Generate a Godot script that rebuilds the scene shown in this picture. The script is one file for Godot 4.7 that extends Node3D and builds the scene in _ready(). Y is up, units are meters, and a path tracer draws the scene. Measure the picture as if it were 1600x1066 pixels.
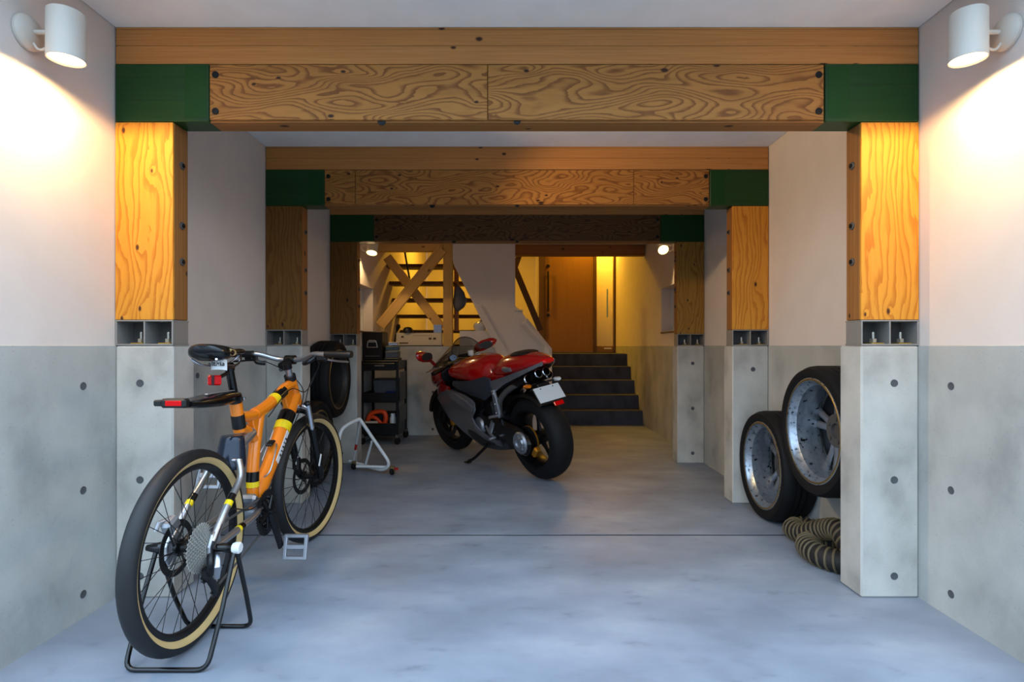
extends Node3D
# A timber-framed garage with bicycle, motorcycle and spare wheels. Units are metres; the camera stands at z = 0 at a height of 1 m and looks along -z.

const HW := 1.595        # half the clear width between the side walls
const CEIL := 2.267      # garage ceiling
const DADO := 1.003      # top of the concrete
const FRAMES := [2.235, 3.572, 4.80]   # fronts of the three timber frames, metres into the garage
const LAND := 0.89       # landing in front of the house door

var mat := {}
var taken := {}
var rng := RandomNumberGenerator.new()


func _ready():
	rng.seed = 7
	# ---- camera
	var cam := Camera3D.new()
	cam.name = "camera"
	cam.projection = Camera3D.PROJECTION_FRUSTUM
	cam.near = 0.05
	cam.far = 80.0
	cam.size = 2.0 * 533.0 / 880.0 * cam.near
	cam.frustum_offset = Vector2(-8.0, 8.0) / 880.0 * cam.near
	cam.position = Vector3(0, 1.0, 0)
	add_child(cam)
	cam.current = true
	# ---- sky, exposure
	var we := WorldEnvironment.new()
	we.name = "environment"
	var e := Environment.new()
	var sky := Sky.new()
	var sm := ProceduralSkyMaterial.new()
	sm.sky_top_color = Color(0.78, 0.89, 1.0)
	sm.sky_horizon_color = Color(0.44, 0.50, 0.565)
	sm.sky_curve = 0.5
	sm.ground_bottom_color = Color(0.20, 0.23, 0.27)
	sm.ground_horizon_color = Color(0.28, 0.33, 0.40)
	sm.sky_energy_multiplier = SKY_E
	sm.ground_energy_multiplier = SKY_E
	sky.sky_material = sm
	e.background_mode = Environment.BG_SKY
	e.sky = sky
	e.tonemap_mode = Environment.TONE_MAPPER_LINEAR
	e.tonemap_exposure = EXPO
	e.sdfgi_enabled = true
	e.ssao_enabled = true
	e.ssil_enabled = true
	we.environment = e
	add_child(we)

	make_materials()
	build_shell()
	build_frames()
	build_hall()
	build_lamps()
	build_ceiling_spot()
	build_motorcycle()
	build_bicycle()
	build_bike_stand()
	build_wheels()
	build_hose()
	build_paddock_stand()
	build_cart()
	build_clutter()


const SKY_E := 2.15
const EXPO := 1.0
const WARM := Color(1.0, 0.83, 0.58)
const LAMP_E := 0.56
const DEEP_E := 0.26


# =============================================================== mesh builder
class MB:
	var v := PackedVector3Array()
	var n := PackedVector3Array()
	var uv := PackedVector2Array()

	# a triangle soup; closed shapes are turned outward by their signed volume, then vertices share normals across edges blunter than the crease
	func add(t: PackedVector3Array, t_uv: PackedVector2Array, crease := 38.0, closed := true):
		var m := t.size()
		if m == 0:
			return
		if closed:
			var vol := 0.0
			var o := t[0]
			for i in range(0, m, 3):
				vol += (t[i] - o).dot((t[i + 1] - o).cross(t[i + 2] - o))
			if vol > 0.0:
				for i in range(0, m, 3):
					var a := t[i + 1]
					t[i + 1] = t[i + 2]
					t[i + 2] = a
					var b := t_uv[i + 1]
					t_uv[i + 1] = t_uv[i + 2]
					t_uv[i + 2] = b
		var fn := PackedVector3Array()
		var fu := PackedVector3Array()
		var at := {}
		var keys := []
		keys.resize(m)
		for i in range(0, m, 3):
			var c := (t[i + 2] - t[i]).cross(t[i + 1] - t[i])
			fn.append(c)
			fu.append(c.normalized())
		if crease <= 0.0:
			for i in m:
				v.append(t[i])
				uv.append(t_uv[i])
				n.append(fu[i / 3])
			return
		for i in m:
			var k := Vector3i((t[i] * 20000.0).round())
			keys[i] = k
			if at.has(k):
				at[k].append(i / 3)
			else:
				at[k] = [i / 3]
		var lim := cos(deg_to_rad(crease))
		for i in m:
			var f: int = i / 3
			var s := Vector3.ZERO
			for g in at[keys[i]]:
				if fu[g].dot(fu[f]) > lim:
					s += fn[g]
			v.append(t[i])
			uv.append(t_uv[i])
			n.append(s.normalized() if s.length_squared() > 1e-24 else fu[f])

	func commit() -> ArrayMesh:
		var a := []
		a.resize(Mesh.ARRAY_MAX)
		a[Mesh.ARRAY_VERTEX] = v
		a[Mesh.ARRAY_NORMAL] = n
		a[Mesh.ARRAY_TEX_UV] = uv
		var mesh := ArrayMesh.new()
		mesh.add_surface_from_arrays(Mesh.PRIMITIVE_TRIANGLES, a)
		return mesh

	# a chamfered box; uv in metres, v running along the grain axis
	func box(c: Vector3, s: Vector3, bev := 0.003, b := Basis(), grain := 1, off := Vector2.ZERO):
		var h := s * 0.5
		bev = minf(bev, minf(h.x, minf(h.y, h.z)) * 0.9)
		var faces := []
		var p := func(sg: Vector3, ax: int) -> Vector3:
			var q := Vector3(sg.x * (h.x - bev), sg.y * (h.y - bev), sg.z * (h.z - bev))
			q[ax] = sg[ax] * h[ax]
			return q
		for ax in 3:
			var a1 := (ax + 1) % 3
			var a2 := (ax + 2) % 3
			for sg in [-1.0, 1.0]:
				var q := []
				for k in [[-1.0, -1.0], [1.0, -1.0], [1.0, 1.0], [-1.0, 1.0]]:
					var g := Vector3.ZERO
					g[ax] = sg
					g[a1] = k[0]
					g[a2] = k[1]
					q.append(p.call(g, ax))
				faces.append([q, ax])
			if bev > 0.0:
				for s1 in [-1.0, 1.0]:
					for s2 in [-1.0, 1.0]:
						var g0 := Vector3.ZERO
						g0[a1] = s1
						g0[a2] = s2
						g0[ax] = -1.0
						var g1 := g0
						g1[ax] = 1.0
						faces.append([[p.call(g0, a1), p.call(g1, a1), p.call(g1, a2), p.call(g0, a2)], a1])
		if bev > 0.0:
			for sx in [-1.0, 1.0]:
				for sy in [-1.0, 1.0]:
					for sz in [-1.0, 1.0]:
						var g := Vector3(sx, sy, sz)
						faces.append([[p.call(g, 0), p.call(g, 1), p.call(g, 2)], 0])
		var t := PackedVector3Array()
		var tu := PackedVector2Array()
		for f in faces:
			var q: Array = f[0]
			var ax: int = f[1]
			var gv := grain if grain != ax else (ax + 1) % 3
			var gu := 3 - ax - gv
			var nn: Vector3 = (q[2] - q[0]).cross(q[1] - q[0])
			if nn.dot(q[0] + q[1] + q[2]) < 0.0:
				q.reverse()
			for k in range(1, q.size() - 1):
				for w in [q[0], q[k], q[k + 1]]:
					t.append(c + b * w)
					tu.append(Vector2(w[gu] + h[gu], w[gv] + h[gv]) + off)
		add(t, tu, 0.0, false)

	# rings of equal point count joined into a skin
	func loft(rings: Array, capped := true, around := true, closed_path := false, crease := 38.0):
		var t := PackedVector3Array()
		var tu := PackedVector2Array()
		var k: int = rings[0].size()
		var last := rings.size() if closed_path else rings.size() - 1
		var run := 0.0
		for i in last:
			var a: PackedVector3Array = rings[i]
			var b: PackedVector3Array = rings[(i + 1) % rings.size()]
			var step := a[0].distance_to(b[0])
			for j in (k if around else k - 1):
				var j2 := (j + 1) % k
				var u0 := float(j) / k
				var u1 := float(j + 1) / k
				for w in [[a[j], u0, 0], [b[j], u0, 1], [b[j2], u1, 1], [a[j], u0, 0], [b[j2], u1, 1], [a[j2], u1, 0]]:
					t.append(w[0])
					tu.append(Vector2(w[1], run + step * w[2]))
			run += step
		if capped and not closed_path and around:
			for end in [0, rings.size() - 1]:
				var r: PackedVector3Array = rings[end]
				var c := Vector3.ZERO
				for q in r:
					c += q / k
				for j in k:
					var j2 := (j + 1) % k
					var tri := [c, r[j], r[j2]] if end == 0 else [c, r[j2], r[j]]
					for w in tri:
						t.append(w)
						tu.append(Vector2((w - c).length(), run))
		add(t, tu, crease, around and (capped or closed_path))

	func tube(pts: Array, rad, sides := 10, closed_path := false, caps := true, flat := Vector2.ONE):
		var rings := []
		var m := pts.size()
		var up := Vector3.UP
		var d0: Vector3 = (pts[1] - pts[0]).normalized()
		if absf(d0.dot(up)) > 0.95:
			up = Vector3.RIGHT
		var side := d0.cross(up).normalized()
		for i in m:
			var a: Vector3 = pts[(i - 1 + m) % m] if closed_path else pts[maxi(i - 1, 0)]
			var b: Vector3 = pts[(i + 1) % m] if closed_path else pts[mini(i + 1, m - 1)]
			var d := (b - a).normalized()
			side = (side - d * side.dot(d)).normalized()
			var oth := d.cross(side)
			var r: float = rad[i] if rad is Array else rad
			var ring := PackedVector3Array()
			for j in sides:
				var an := TAU * j / sides
				ring.append(pts[i] + (side * cos(an) * flat.x + oth * sin(an) * flat.y) * r)
			rings.append(ring)
		loft(rings, caps, true, closed_path)

	# profile of (radius, height) turned about the y axis of xf; a closed profile comes back to its start
	func lathe(prof: Array, sides: int, xf := Transform3D(), closed_prof := false, crease := 38.0):
		var t := PackedVector3Array()
		var tu := PackedVector2Array()
		var m := prof.size()
		var run := 0.0
		for i in (m if closed_prof else m - 1):
			var a: Vector2 = prof[i]
			var b: Vector2 = prof[(i + 1) % m]
			var step := a.distance_to(b)
			for j in sides:
				var a0 := TAU * j / sides
				var a1 := TAU * (j + 1) / sides
				var p00 := Vector3(a.x * cos(a0), a.y, a.x * sin(a0))
				var p01 := Vector3(a.x * cos(a1), a.y, a.x * sin(a1))
				var p10 := Vector3(b.x * cos(a0), b.y, b.x * sin(a0))
				var p11 := Vector3(b.x * cos(a1), b.y, b.x * sin(a1))
				var u0 := float(j) / sides
				var u1 := float(j + 1) / sides
				if b.x > 1e-6:
					for w in [[p00, u0, 0], [p10, u0, 1], [p11, u1, 1]]:
						t.append(xf * (w[0] as Vector3))
						tu.append(Vector2(w[1], run + step * w[2]))
				if a.x > 1e-6:
					for w in [[p00, u0, 0], [p11, u1, 1], [p01, u1, 0]]:
						t.append(xf * (w[0] as Vector3))
						tu.append(Vector2(w[1], run + step * w[2]))
			run += step
		add(t, tu, crease, true)

	# a polygon in the xy plane of xf drawn out along z from z0 to z1, edges chamfered
	func prism(poly: PackedVector2Array, z0: float, z1: float, xf := Transform3D(), bev := 0.002, crease := 25.0, grain := Vector2(0, 1)):
		if Geometry2D.is_polygon_clockwise(poly):
			poly = poly.duplicate()
			poly.reverse()
		var k := poly.size()
		var inn := PackedVector2Array()
		for i in k:
			var d0 := (poly[i] - poly[(i - 1 + k) % k]).normalized()
			var d1 := (poly[(i + 1) % k] - poly[i]).normalized()
			var n0 := Vector2(-d0.y, d0.x)
			var n1 := Vector2(-d1.y, d1.x)
			var mm := (n0 + n1)
			mm = mm / maxf(mm.length_squared() * 0.5, 0.5)
			inn.append(poly[i] + mm * bev)
		var idx := Geometry2D.triangulate_polygon(inn)
		var t := PackedVector3Array()
		var tu := PackedVector2Array()
		var gx := Vector2(grain.y, -grain.x)
		var layers := [[inn, z0], [poly, z0 + bev], [poly, z1 - bev], [inn, z1]]
		var put := func(q: Vector2, z: float, du := 0.0):
			t.append(xf * Vector3(q.x, q.y, z))
			tu.append(Vector2(q.dot(gx) + du, q.dot(grain)))
		for l in 3:
			var A: PackedVector2Array = layers[l][0]
			var B: PackedVector2Array = layers[l + 1][0]
			var za: float = layers[l][1]
			var zb: float = layers[l + 1][1]
			for i in k:
				var j := (i + 1) % k
				put.call(A[i], za); put.call(A[j], za); put.call(B[j], zb, zb - za)
				put.call(A[i], za); put.call(B[j], zb, zb - za); put.call(B[i], zb, zb - za)
		for i in range(0, idx.size(), 3):
			var tri := [idx[i], idx[i + 1], idx[i + 2]]
			var area := (inn[tri[1]] - inn[tri[0]]).cross(inn[tri[2]] - inn[tri[0]])
			if area < 0.0:
				tri.reverse()
			for w in tri:
				put.call(inn[w], z1)
			tri.reverse()
			for w in tri:
				put.call(inn[w], z0)
		add(t, tu, crease, true)

	# a curved sheet over a polygon of Vector3(u, v, w): w is the height of the sheet over the uv plane, xf turns (u, v, w) into place
	func sheet(edge: Array, thick: float, bulge: float, xf: Transform3D, step := 0.035, soft := 0.06):
		var b := []
		for i in edge.size():
			var p: Vector3 = edge[i]
			var q: Vector3 = edge[(i + 1) % edge.size()]
			var parts := maxi(1, ceili(p.distance_to(q) / step))
			for s in parts:
				b.append(p.lerp(q, float(s) / parts))
		var flat := PackedVector2Array()
		for p in b:
			flat.append(Vector2(p.x, p.y))
		var lo := flat[0]
		var hi := flat[0]
		for p in flat:
			lo = lo.min(p)
			hi = hi.max(p)
		var pts := flat.duplicate()
		var hs := []
		for p in b:
			hs.append(p.z)
		var gx := lo.x + step * 0.5
		while gx < hi.x:
			var gy := lo.y + step * 0.5
			while gy < hi.y:
				var q := Vector2(gx, gy)
				if Geometry2D.is_point_in_polygon(q, flat):
					var near := 1e9
					var sw := 0.0
					var sh := 0.0
					for i in flat.size():
						var d := flat[i].distance_to(q)
						near = minf(near, d)
						var w := 1.0 / pow(d + 0.01, 2.5)
						sw += w
						sh += w * b[i].z
					if near > step * 0.55:
						pts.append(q)
						hs.append(sh / sw + bulge * (1.0 - exp(-near / soft)))
				gy += step
			gx += step
		var idx := Geometry2D.triangulate_delaunay(pts)
		var t := PackedVector3Array()
		var tu := PackedVector2Array()
		var put := func(i: int, dz: float):
			t.append(xf * Vector3(pts[i].x, pts[i].y, hs[i] + dz))
			tu.append(pts[i])
		for i in range(0, idx.size(), 3):
			var tri := [idx[i], idx[i + 1], idx[i + 2]]
			var area := (pts[tri[1]] - pts[tri[0]]).cross(pts[tri[2]] - pts[tri[0]])
			if absf(area) < 1e-8 or not Geometry2D.is_point_in_polygon((pts[tri[0]] + pts[tri[1]] + pts[tri[2]]) / 3.0, flat):
				continue
			if area < 0.0:
				tri.reverse()
			for w in tri:
				put.call(w, 0.0)
			tri.reverse()
			for w in tri:
				put.call(w, -thick)
		var ccw := not Geometry2D.is_polygon_clockwise(flat)
		for i in flat.size():
			var j := (i + 1) % flat.size()
			var o := [i, j] if ccw else [j, i]
			put.call(o[0], -thick); put.call(o[1], -thick); put.call(o[1], 0.0)
			put.call(o[0], -thick); put.call(o[1], 0.0); put.call(o[0], 0.0)
		add(t, tu, 40.0, true)


# =============================================================== naming
func numbered(called: String, parent: Node) -> String:
	var key := str(parent.get_instance_id()) + called
	var k: int = taken.get(key, 0)
	taken[key] = k + 1
	return called if k == 0 else "%s_%03d" % [called, k]


func thing(called: String, label: String, category: String, at := Vector3.ZERO, turn := 0.0, group := "") -> Node3D:
	var o := Node3D.new()
	o.name = numbered(called, self)
	o.position = at
	o.rotation.y = turn
	add_child(o, true)
	tag(o, label, category, group)
	return o


func tag(o: Node3D, label: String, category: String, group := ""):
	o.set_meta("label", label)
	o.set_meta("category", category)
	o.set_meta("kind", "thing")
	if group:
		o.set_meta("group", group)


func setting(called: String) -> Node3D:
	var o := Node3D.new()
	o.name = numbered(called, self)
	add_child(o, true)
	o.set_meta("kind", "structure")
	return o


func part(called: String, mb, m: Material, parent: Node, label := "") -> MeshInstance3D:
	var o := MeshInstance3D.new()
	o.name = numbered(called, parent)
	o.mesh = mb.commit() if mb is MB else mb
	o.material_override = m
	parent.add_child(o, true)
	if label:
		o.set_meta("label", label)
	return o


func boxed(called: String, c: Vector3, s: Vector3, m: Material, parent: Node, bev := 0.003, grain := 1, off := Vector2.ZERO) -> MeshInstance3D:
	var mb := MB.new()
	mb.box(c, s, bev, Basis(), grain, off)
	return part(called, mb, m, parent)


func roff() -> Vector2:
	return Vector2(rng.randf() * 0.3, rng.randf() * 0.6)


func along(axis: Vector3, at: Vector3) -> Transform3D:   # a frame whose y axis runs along the given axis
	var y := axis.normalized()
	var x := (Vector3.RIGHT if absf(y.x) < 0.9 else Vector3.UP).cross(y).normalized()
	return Transform3D(Basis(x, y, x.cross(y)), at)


func curve(pts: Array, steps := 6, closed := false) -> Array:   # Catmull-Rom through the points
	var out := []
	var m := pts.size()
	for i in (m if closed else m - 1):
		var p0: Vector3 = pts[(i - 1 + m) % m] if closed else pts[maxi(i - 1, 0)]
		var p1: Vector3 = pts[i]
		var p2: Vector3 = pts[(i + 1) % m]
		var p3: Vector3 = pts[(i + 2) % m] if closed else pts[mini(i + 2, m - 1)]
		for s in steps:
			out.append(p1.cubic_interpolate(p2, p0, p3, float(s) / steps))
	if not closed:
		out.append(pts[m - 1])
	return out


func bent(pts: Array, r: float, steps := 5) -> Array:   # a polyline with its corners rounded
	var out := [pts[0]]
	for i in range(1, pts.size() - 1):
		var p: Vector3 = pts[i]
		var a: Vector3 = pts[i - 1]
		var b: Vector3 = pts[i + 1]
		var ra := minf(r, a.distance_to(p) * 0.45)
		var rb := minf(r, b.distance_to(p) * 0.45)
		var s := p + (a - p).normalized() * ra
		var e := p + (b - p).normalized() * rb
		for k in steps + 1:
			var f := float(k) / steps
			out.append(s.lerp(p, f).lerp(p.lerp(e, f), f))
	out.append(pts[pts.size() - 1])
	return out


func dot(r: float, h: float, axis: Vector3, at: Vector3, sides := 16) -> MB:   # a low button with a rounded rim
	var mb := MB.new()
	mb.lathe([Vector2(0, 0), Vector2(r, 0), Vector2(r, h * 0.6), Vector2(r * 0.8, h), Vector2(0, h)], sides, along(axis, at))
	return mb


# =============================================================== materials
func flat_mat(c: Color, rough := 0.6, metal := 0.0, spec := 0.5) -> StandardMaterial3D:
	var m := StandardMaterial3D.new()
	m.albedo_color = c
	m.roughness = rough
	m.metallic = metal
	m.metallic_specular = spec
	return m


func noise(freq: float, octaves := 4, sd := 1, kind := FastNoiseLite.TYPE_SIMPLEX_SMOOTH) -> FastNoiseLite:
	var f := FastNoiseLite.new()
	f.seed = sd
	f.noise_type = kind
	f.frequency = freq
	f.fractal_octaves = octaves
	return f


func ramp_tex(size: int, f: FastNoiseLite, stops: Array, height := 0) -> NoiseTexture2D:
	var t := NoiseTexture2D.new()
	t.width = size
	t.height = height if height else size
	t.seamless = true
	t.seamless_blend_skirt = 0.2
	t.noise = f
	t.generate_mipmaps = false
	var g := Gradient.new()
	g.offsets = PackedFloat32Array(stops.map(func(s): return s[0]))
	g.colors = PackedColorArray(stops.map(func(s): return s[1]))
	t.color_ramp = g
	return t


func tri(m: StandardMaterial3D, tile: Vector3):
	m.uv1_triplanar = true
	m.uv1_world_triplanar = true
	m.uv1_triplanar_sharpness = 6.0
	m.uv1_scale = Vector3(1.0 / tile.x, 1.0 / tile.y, 1.0 / tile.z)


func grey(v: float, tint := Color.WHITE) -> Color:
	return Color(v * tint.r, v * tint.g, v * tint.b)


func concrete(base: Color, sd: int, tile: float, contrast: float) -> StandardMaterial3D:
	var m := flat_mat(Color.WHITE, 0.82, 0.0, 0.35)
	var c := contrast
	m.albedo_texture = ramp_tex(768, noise(0.006, 6, sd), [[0.1, grey(1.0 - c, base)], [0.42, grey(1.0 - c * 0.25, base)], [0.6, base], [0.9, grey(1.0 + c * 0.35, base)]])
	tri(m, Vector3(tile, tile * 1.25, tile))
	m.detail_enabled = true
	m.detail_blend_mode = BaseMaterial3D.BLEND_MODE_MUL
	m.detail_uv_layer = BaseMaterial3D.DETAIL_UV_2
	m.detail_albedo = ramp_tex(512, noise(0.09, 3, sd + 5), [[0.0, grey(0.72)], [0.1, grey(0.95)], [0.3, grey(1.0)], [1.0, grey(1.0)]])
	m.uv2_triplanar = true
	m.uv2_world_triplanar = true
	m.uv2_scale = Vector3.ONE / 0.55
	m.heightmap_enabled = true
	m.heightmap_texture = ramp_tex(512, noise(0.05, 4, sd + 9), [[0.0, grey(0.0)], [0.25, grey(0.8)], [1.0, grey(1.0)]])
	m.heightmap_scale = 0.12
	return m


# rotary-cut softwood: contour lines of a stretched noise, with knots
func ply_image(w: int, h: int, size: Vector2, sd: int, cols: Array, knots: int, figure: float, lines: float, bold: float) -> ImageTexture:
	var r := RandomNumberGenerator.new()
	r.seed = sd
	var big := noise(1.0, 2, sd)
	var fine := noise(1.0, 3, sd + 1)
	var kn := []
	for k in knots:
		kn.append([r.randf() * size.x, r.randf() * size.y, 0.006 + 0.007 * r.randf()])
	var data := PackedByteArray()
	data.resize(w * h * 3)
	var at := 0
	for j in h:
		var y := size.y * j / h
		for i in w:
			var x := size.x * i / w
			var pull := 0.0
			var dark := 0.0
			for q in kn:
				var dx: float = (x - q[0])
				var dy: float = (y - q[1]) * 0.55
				var d := sqrt(dx * dx + dy * dy)
				if d < q[2] * 7.0:
					pull += exp(-d / (q[2] * 2.4)) * 1.6
					dark = maxf(dark, 1.0 - smoothstep(q[2] * 0.35, q[2] * 0.95, d))
			var f := big.get_noise_2d(x * 6.0, y * 1.7) * figure + pull + x * lines + fine.get_noise_2d(x * 30.0, y * 6.0) * 0.25
			var t := f - floorf(f)
			var late := smoothstep(0.45, 0.93, t) * (1.0 - smoothstep(0.95, 1.0, t))
			var g := fine.get_noise_2d(x * 260.0, y * 9.0) * 0.5 + 0.5
			var g2 := fine.get_noise_2d(x * 22.0 + 50.0, y * 2.2) * 0.5 + 0.5
			var c: Color = cols[0].lerp(cols[1], clampf(late * bold + (g - 0.5) * 0.3, 0.0, 1.0))
			c = c.lerp(cols[2], clampf((g2 - 0.45) * 0.9, 0.0, 0.55))
			c = c.lerp(cols[3], dark * 0.9)
			data[at] = clampi(int(c.r * 255.0), 0, 255)
			data[at + 1] = clampi(int(c.g * 255.0), 0, 255)
			data[at + 2] = clampi(int(c.b * 255.0), 0, 255)
			at += 3
	return ImageTexture.create_from_image(Image.create_from_data(w, h, false, Image.FORMAT_RGB8, data))


# sawn timber with straight grain, glued from boards
func grain_image(w: int, h: int, size: Vector2, sd: int, cols: Array, board: float, knots: int) -> ImageTexture:
	var r := RandomNumberGenerator.new()
	r.seed = sd
	var fine := noise(1.0, 3, sd + 1)
	var kn := []
	for k in knots:
		kn.append([r.randf() * size.x, r.randf() * size.y, 0.007 + 0.010 * r.randf()])
	var data := PackedByteArray()
	data.resize(w * h * 3)
	var tone := []
	for k in 40:
		tone.append(r.randf())
	var at := 0
	for j in h:
		var y := size.y * j / h
		for i in w:
			var x := size.x * i / w
			var b := int(x / board)
			var bx := x - b * board
			var g := fine.get_noise_2d(x * 160.0, y * 2.2 + b * 31.0) * 0.5 + 0.5
			var g2 := fine.get_noise_2d(x * 30.0 + b * 7.0, y * 0.7) * 0.5 + 0.5
			var c: Color = cols[0].lerp(cols[1], clampf((g - 0.35) * 1.1, 0.0, 0.8))
			c = c.lerp(cols[2], clampf((g2 - 0.3) * 0.7 + tone[b % 40] * 0.3, 0.0, 0.7))
			if bx < 0.0016:
				c = c.lerp(cols[3], 0.55)
			for q in kn:
				var dx: float = absf(x - q[0])
				var dy: float = absf(y - q[1]) * 0.6
				if dx < 0.03 and dy < 0.03:
					c = c.lerp(cols[3], (1.0 - smoothstep(q[2] * 0.3, q[2], sqrt(dx * dx + dy * dy))) * 0.9)
			data[at] = clampi(int(c.r * 255.0), 0, 255)
			data[at + 1] = clampi(int(c.g * 255.0), 0, 255)
			data[at + 2] = clampi(int(c.b * 255.0), 0, 255)
			at += 3
	return ImageTexture.create_from_image(Image.create_from_data(w, h, false, Image.FORMAT_RGB8, data))


func wood(tex: Texture2D, size: Vector2, rough := 0.62) -> StandardMaterial3D:
	var m := flat_mat(Color.WHITE, rough, 0.0, 0.4)
	m.albedo_texture = tex
	m.uv1_scale = Vector3(1.0 / size.x, 1.0 / size.y, 1.0)
	m.heightmap_enabled = true
	m.heightmap_texture = tex
	m.heightmap_scale = 0.06
	return m


func make_materials():
	var ply_cols := [Color(0.68, 0.47, 0.225), Color(0.40, 0.225, 0.08), Color(0.53, 0.335, 0.13), Color(0.16, 0.08, 0.04)]
	var ply_a := ply_image(512, 1024, Vector2(0.56, 2.2), 11, ply_cols, 16, 5.4, 24.0, 0.72)
	mat.ply = wood(ply_a, Vector2(0.56, 2.2))
	var col_cols := [Color(0.84, 0.57, 0.18), Color(0.66, 0.36, 0.06), Color(0.74, 0.46, 0.10), Color(0.24, 0.12, 0.06)]
	mat.ply_post = wood(ply_image(384, 768, Vector2(0.5, 1.7), 29, col_cols, 14, 1.5, 36.0, 0.62), Vector2(0.5, 1.7))
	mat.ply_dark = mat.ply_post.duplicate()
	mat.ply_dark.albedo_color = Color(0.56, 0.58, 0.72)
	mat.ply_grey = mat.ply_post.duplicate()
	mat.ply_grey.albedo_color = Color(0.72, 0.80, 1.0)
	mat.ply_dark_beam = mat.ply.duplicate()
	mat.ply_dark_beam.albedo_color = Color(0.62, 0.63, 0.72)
	mat.timber = wood(grain_image(320, 1280, Vector2(0.5, 3.4), 5, [Color(0.78, 0.56, 0.32), Color(0.62, 0.40, 0.19), Color(0.70, 0.46, 0.24), Color(0.18, 0.10, 0.06)], 0.0735, 26), Vector2(0.5, 3.4))
	mat.timber_side = wood(grain_image(256, 768, Vector2(0.4, 1.8), 8, [Color(0.62, 0.42, 0.22), Color(0.46, 0.29, 0.14), Color(0.54, 0.35, 0.17), Color(0.16, 0.09, 0.05)], 0.03, 8), Vector2(0.4, 1.8))
	mat.brace_wood = wood(grain_image(192, 512, Vector2(0.3, 1.6), 15, [Color(0.84, 0.67, 0.38), Color(0.72, 0.54, 0.27), Color(0.78, 0.60, 0.32), Color(0.4, 0.27, 0.14)], 0.31, 4), Vector2(0.3, 1.6))
	mat.door_wood = wood(grain_image(384, 768, Vector2(0.9, 2.2), 21, [Color(0.58, 0.42, 0.22), Color(0.46, 0.32, 0.15), Color(0.52, 0.37, 0.18), Color(0.3, 0.2, 0.1)], 1.0, 0), Vector2(0.9, 2.2), 0.5)
	mat.dark_wood = flat_mat(Color(0.34, 0.23, 0.14), 0.6)
	mat.green = wood(grain_image(192, 384, Vector2(0.45, 0.9), 41, [Color(0.085, 0.25, 0.105), Color(0.05, 0.18, 0.07), Color(0.115, 0.28, 0.115), Color(0.04, 0.12, 0.05)], 0.12, 0), Vector2(0.45, 0.9), 0.42)
	mat.tape = flat_mat(Color(0.10, 0.265, 0.12), 0.6, 0.0, 0.3)
	mat.conc = concrete(Color(0.68, 0.685, 0.665), 3, 1.9, 0.15)
	mat.conc_pier = concrete(Color(0.73, 0.72, 0.685), 17, 1.3, 0.14)
	mat.plug = flat_mat(Color(0.30, 0.31, 0.32), 0.85)
	mat.plug_rim = flat_mat(Color(0.42, 0.43, 0.43), 0.9)
	# floor: steel-trowelled, blue-grey, streaked across
	var fl := flat_mat(Color.WHITE, 0.5, 0.0, 0.4)
	var fn := noise(0.006, 6, 23)
	fl.albedo_texture = ramp_tex(1024, fn, [[0.1, Color(0.465, 0.495, 0.54)], [0.45, Color(0.505, 0.54, 0.588)], [0.65, Color(0.53, 0.562, 0.61)], [0.95, Color(0.575, 0.605, 0.645)]])
	tri(fl, Vector3(4.2, 2.0, 2.6))
	fl.detail_enabled = true
	fl.detail_blend_mode = BaseMaterial3D.BLEND_MODE_MUL
	fl.detail_uv_layer = BaseMaterial3D.DETAIL_UV_2
	fl.detail_albedo = ramp_tex(768, noise(0.014, 5, 61), [[0.0, grey(0.86)], [0.22, grey(0.98)], [0.4, grey(1.0)], [1.0, grey(1.0)]])
	fl.uv2_triplanar = true
	fl.uv2_world_triplanar = true
	fl.uv2_scale = Vector3(1.0 / 2.6, 1.0, 1.0 / 1.4)
	fl.roughness_texture = ramp_tex(512, noise(0.012, 4, 77), [[0.2, grey(0.82)], [0.8, grey(1.0)]])
	mat.floor = fl
	mat.joint = flat_mat(Color(0.06, 0.055, 0.06), 0.9)
	mat.step = concrete(Color(0.30, 0.31, 0.35), 51, 1.1, 0.2)
	var pl := flat_mat(Color.WHITE, 0.9, 0.0, 0.25)
	pl.albedo_texture = ramp_tex(256, noise(0.02, 3, 90), [[0.2, Color(0.842, 0.802, 0.767)], [0.8, Color(0.854, 0.814, 0.779)]])
	tri(pl, Vector3(1.2, 1.6, 1.2))
	pl.heightmap_enabled = true
	pl.heightmap_texture = ramp_tex(256, noise(0.12, 2, 91), [[0.0, grey(0.0)], [1.0, grey(1.0)]])
	pl.heightmap_scale = 0.02
	mat.plaster = pl
	mat.plaster_white = pl.duplicate()
	mat.plaster_white.albedo_texture = ramp_tex(256, noise(0.02, 3, 92), [[0.2, grey(0.92)], [0.8, grey(0.94)]])
	mat.paint = flat_mat(Color(0.82, 0.80, 0.77), 0.7)
	mat.cog = flat_mat(Color(0.62, 0.61, 0.58), 0.4, 0.35)
	mat.asphalt = flat_mat(Color(0.22, 0.22, 0.23), 0.9)
	mat.disc = flat_mat(Color(0.16, 0.16, 0.165), 0.4, 0.6)
	mat.outdoor = concrete(Color(0.62, 0.62, 0.61), 71, 2.4, 0.2)
	mat.steel = flat_mat(Color(0.58, 0.57, 0.55), 0.45, 0.4)
	mat.steel_in = flat_mat(Color(0.33, 0.32, 0.31), 0.6, 0.3)
	mat.zinc = flat_mat(Color(0.72, 0.71, 0.66), 0.35, 0.9)
	mat.brass = flat_mat(Color(0.72, 0.60, 0.26), 0.4, 0.8)
	mat.black_bolt = flat_mat(Color(0.045, 0.045, 0.05), 0.5, 0.4)
	mat.rubber = flat_mat(Color(0.036, 0.036, 0.040), 0.72, 0.0, 0.4)
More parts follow.
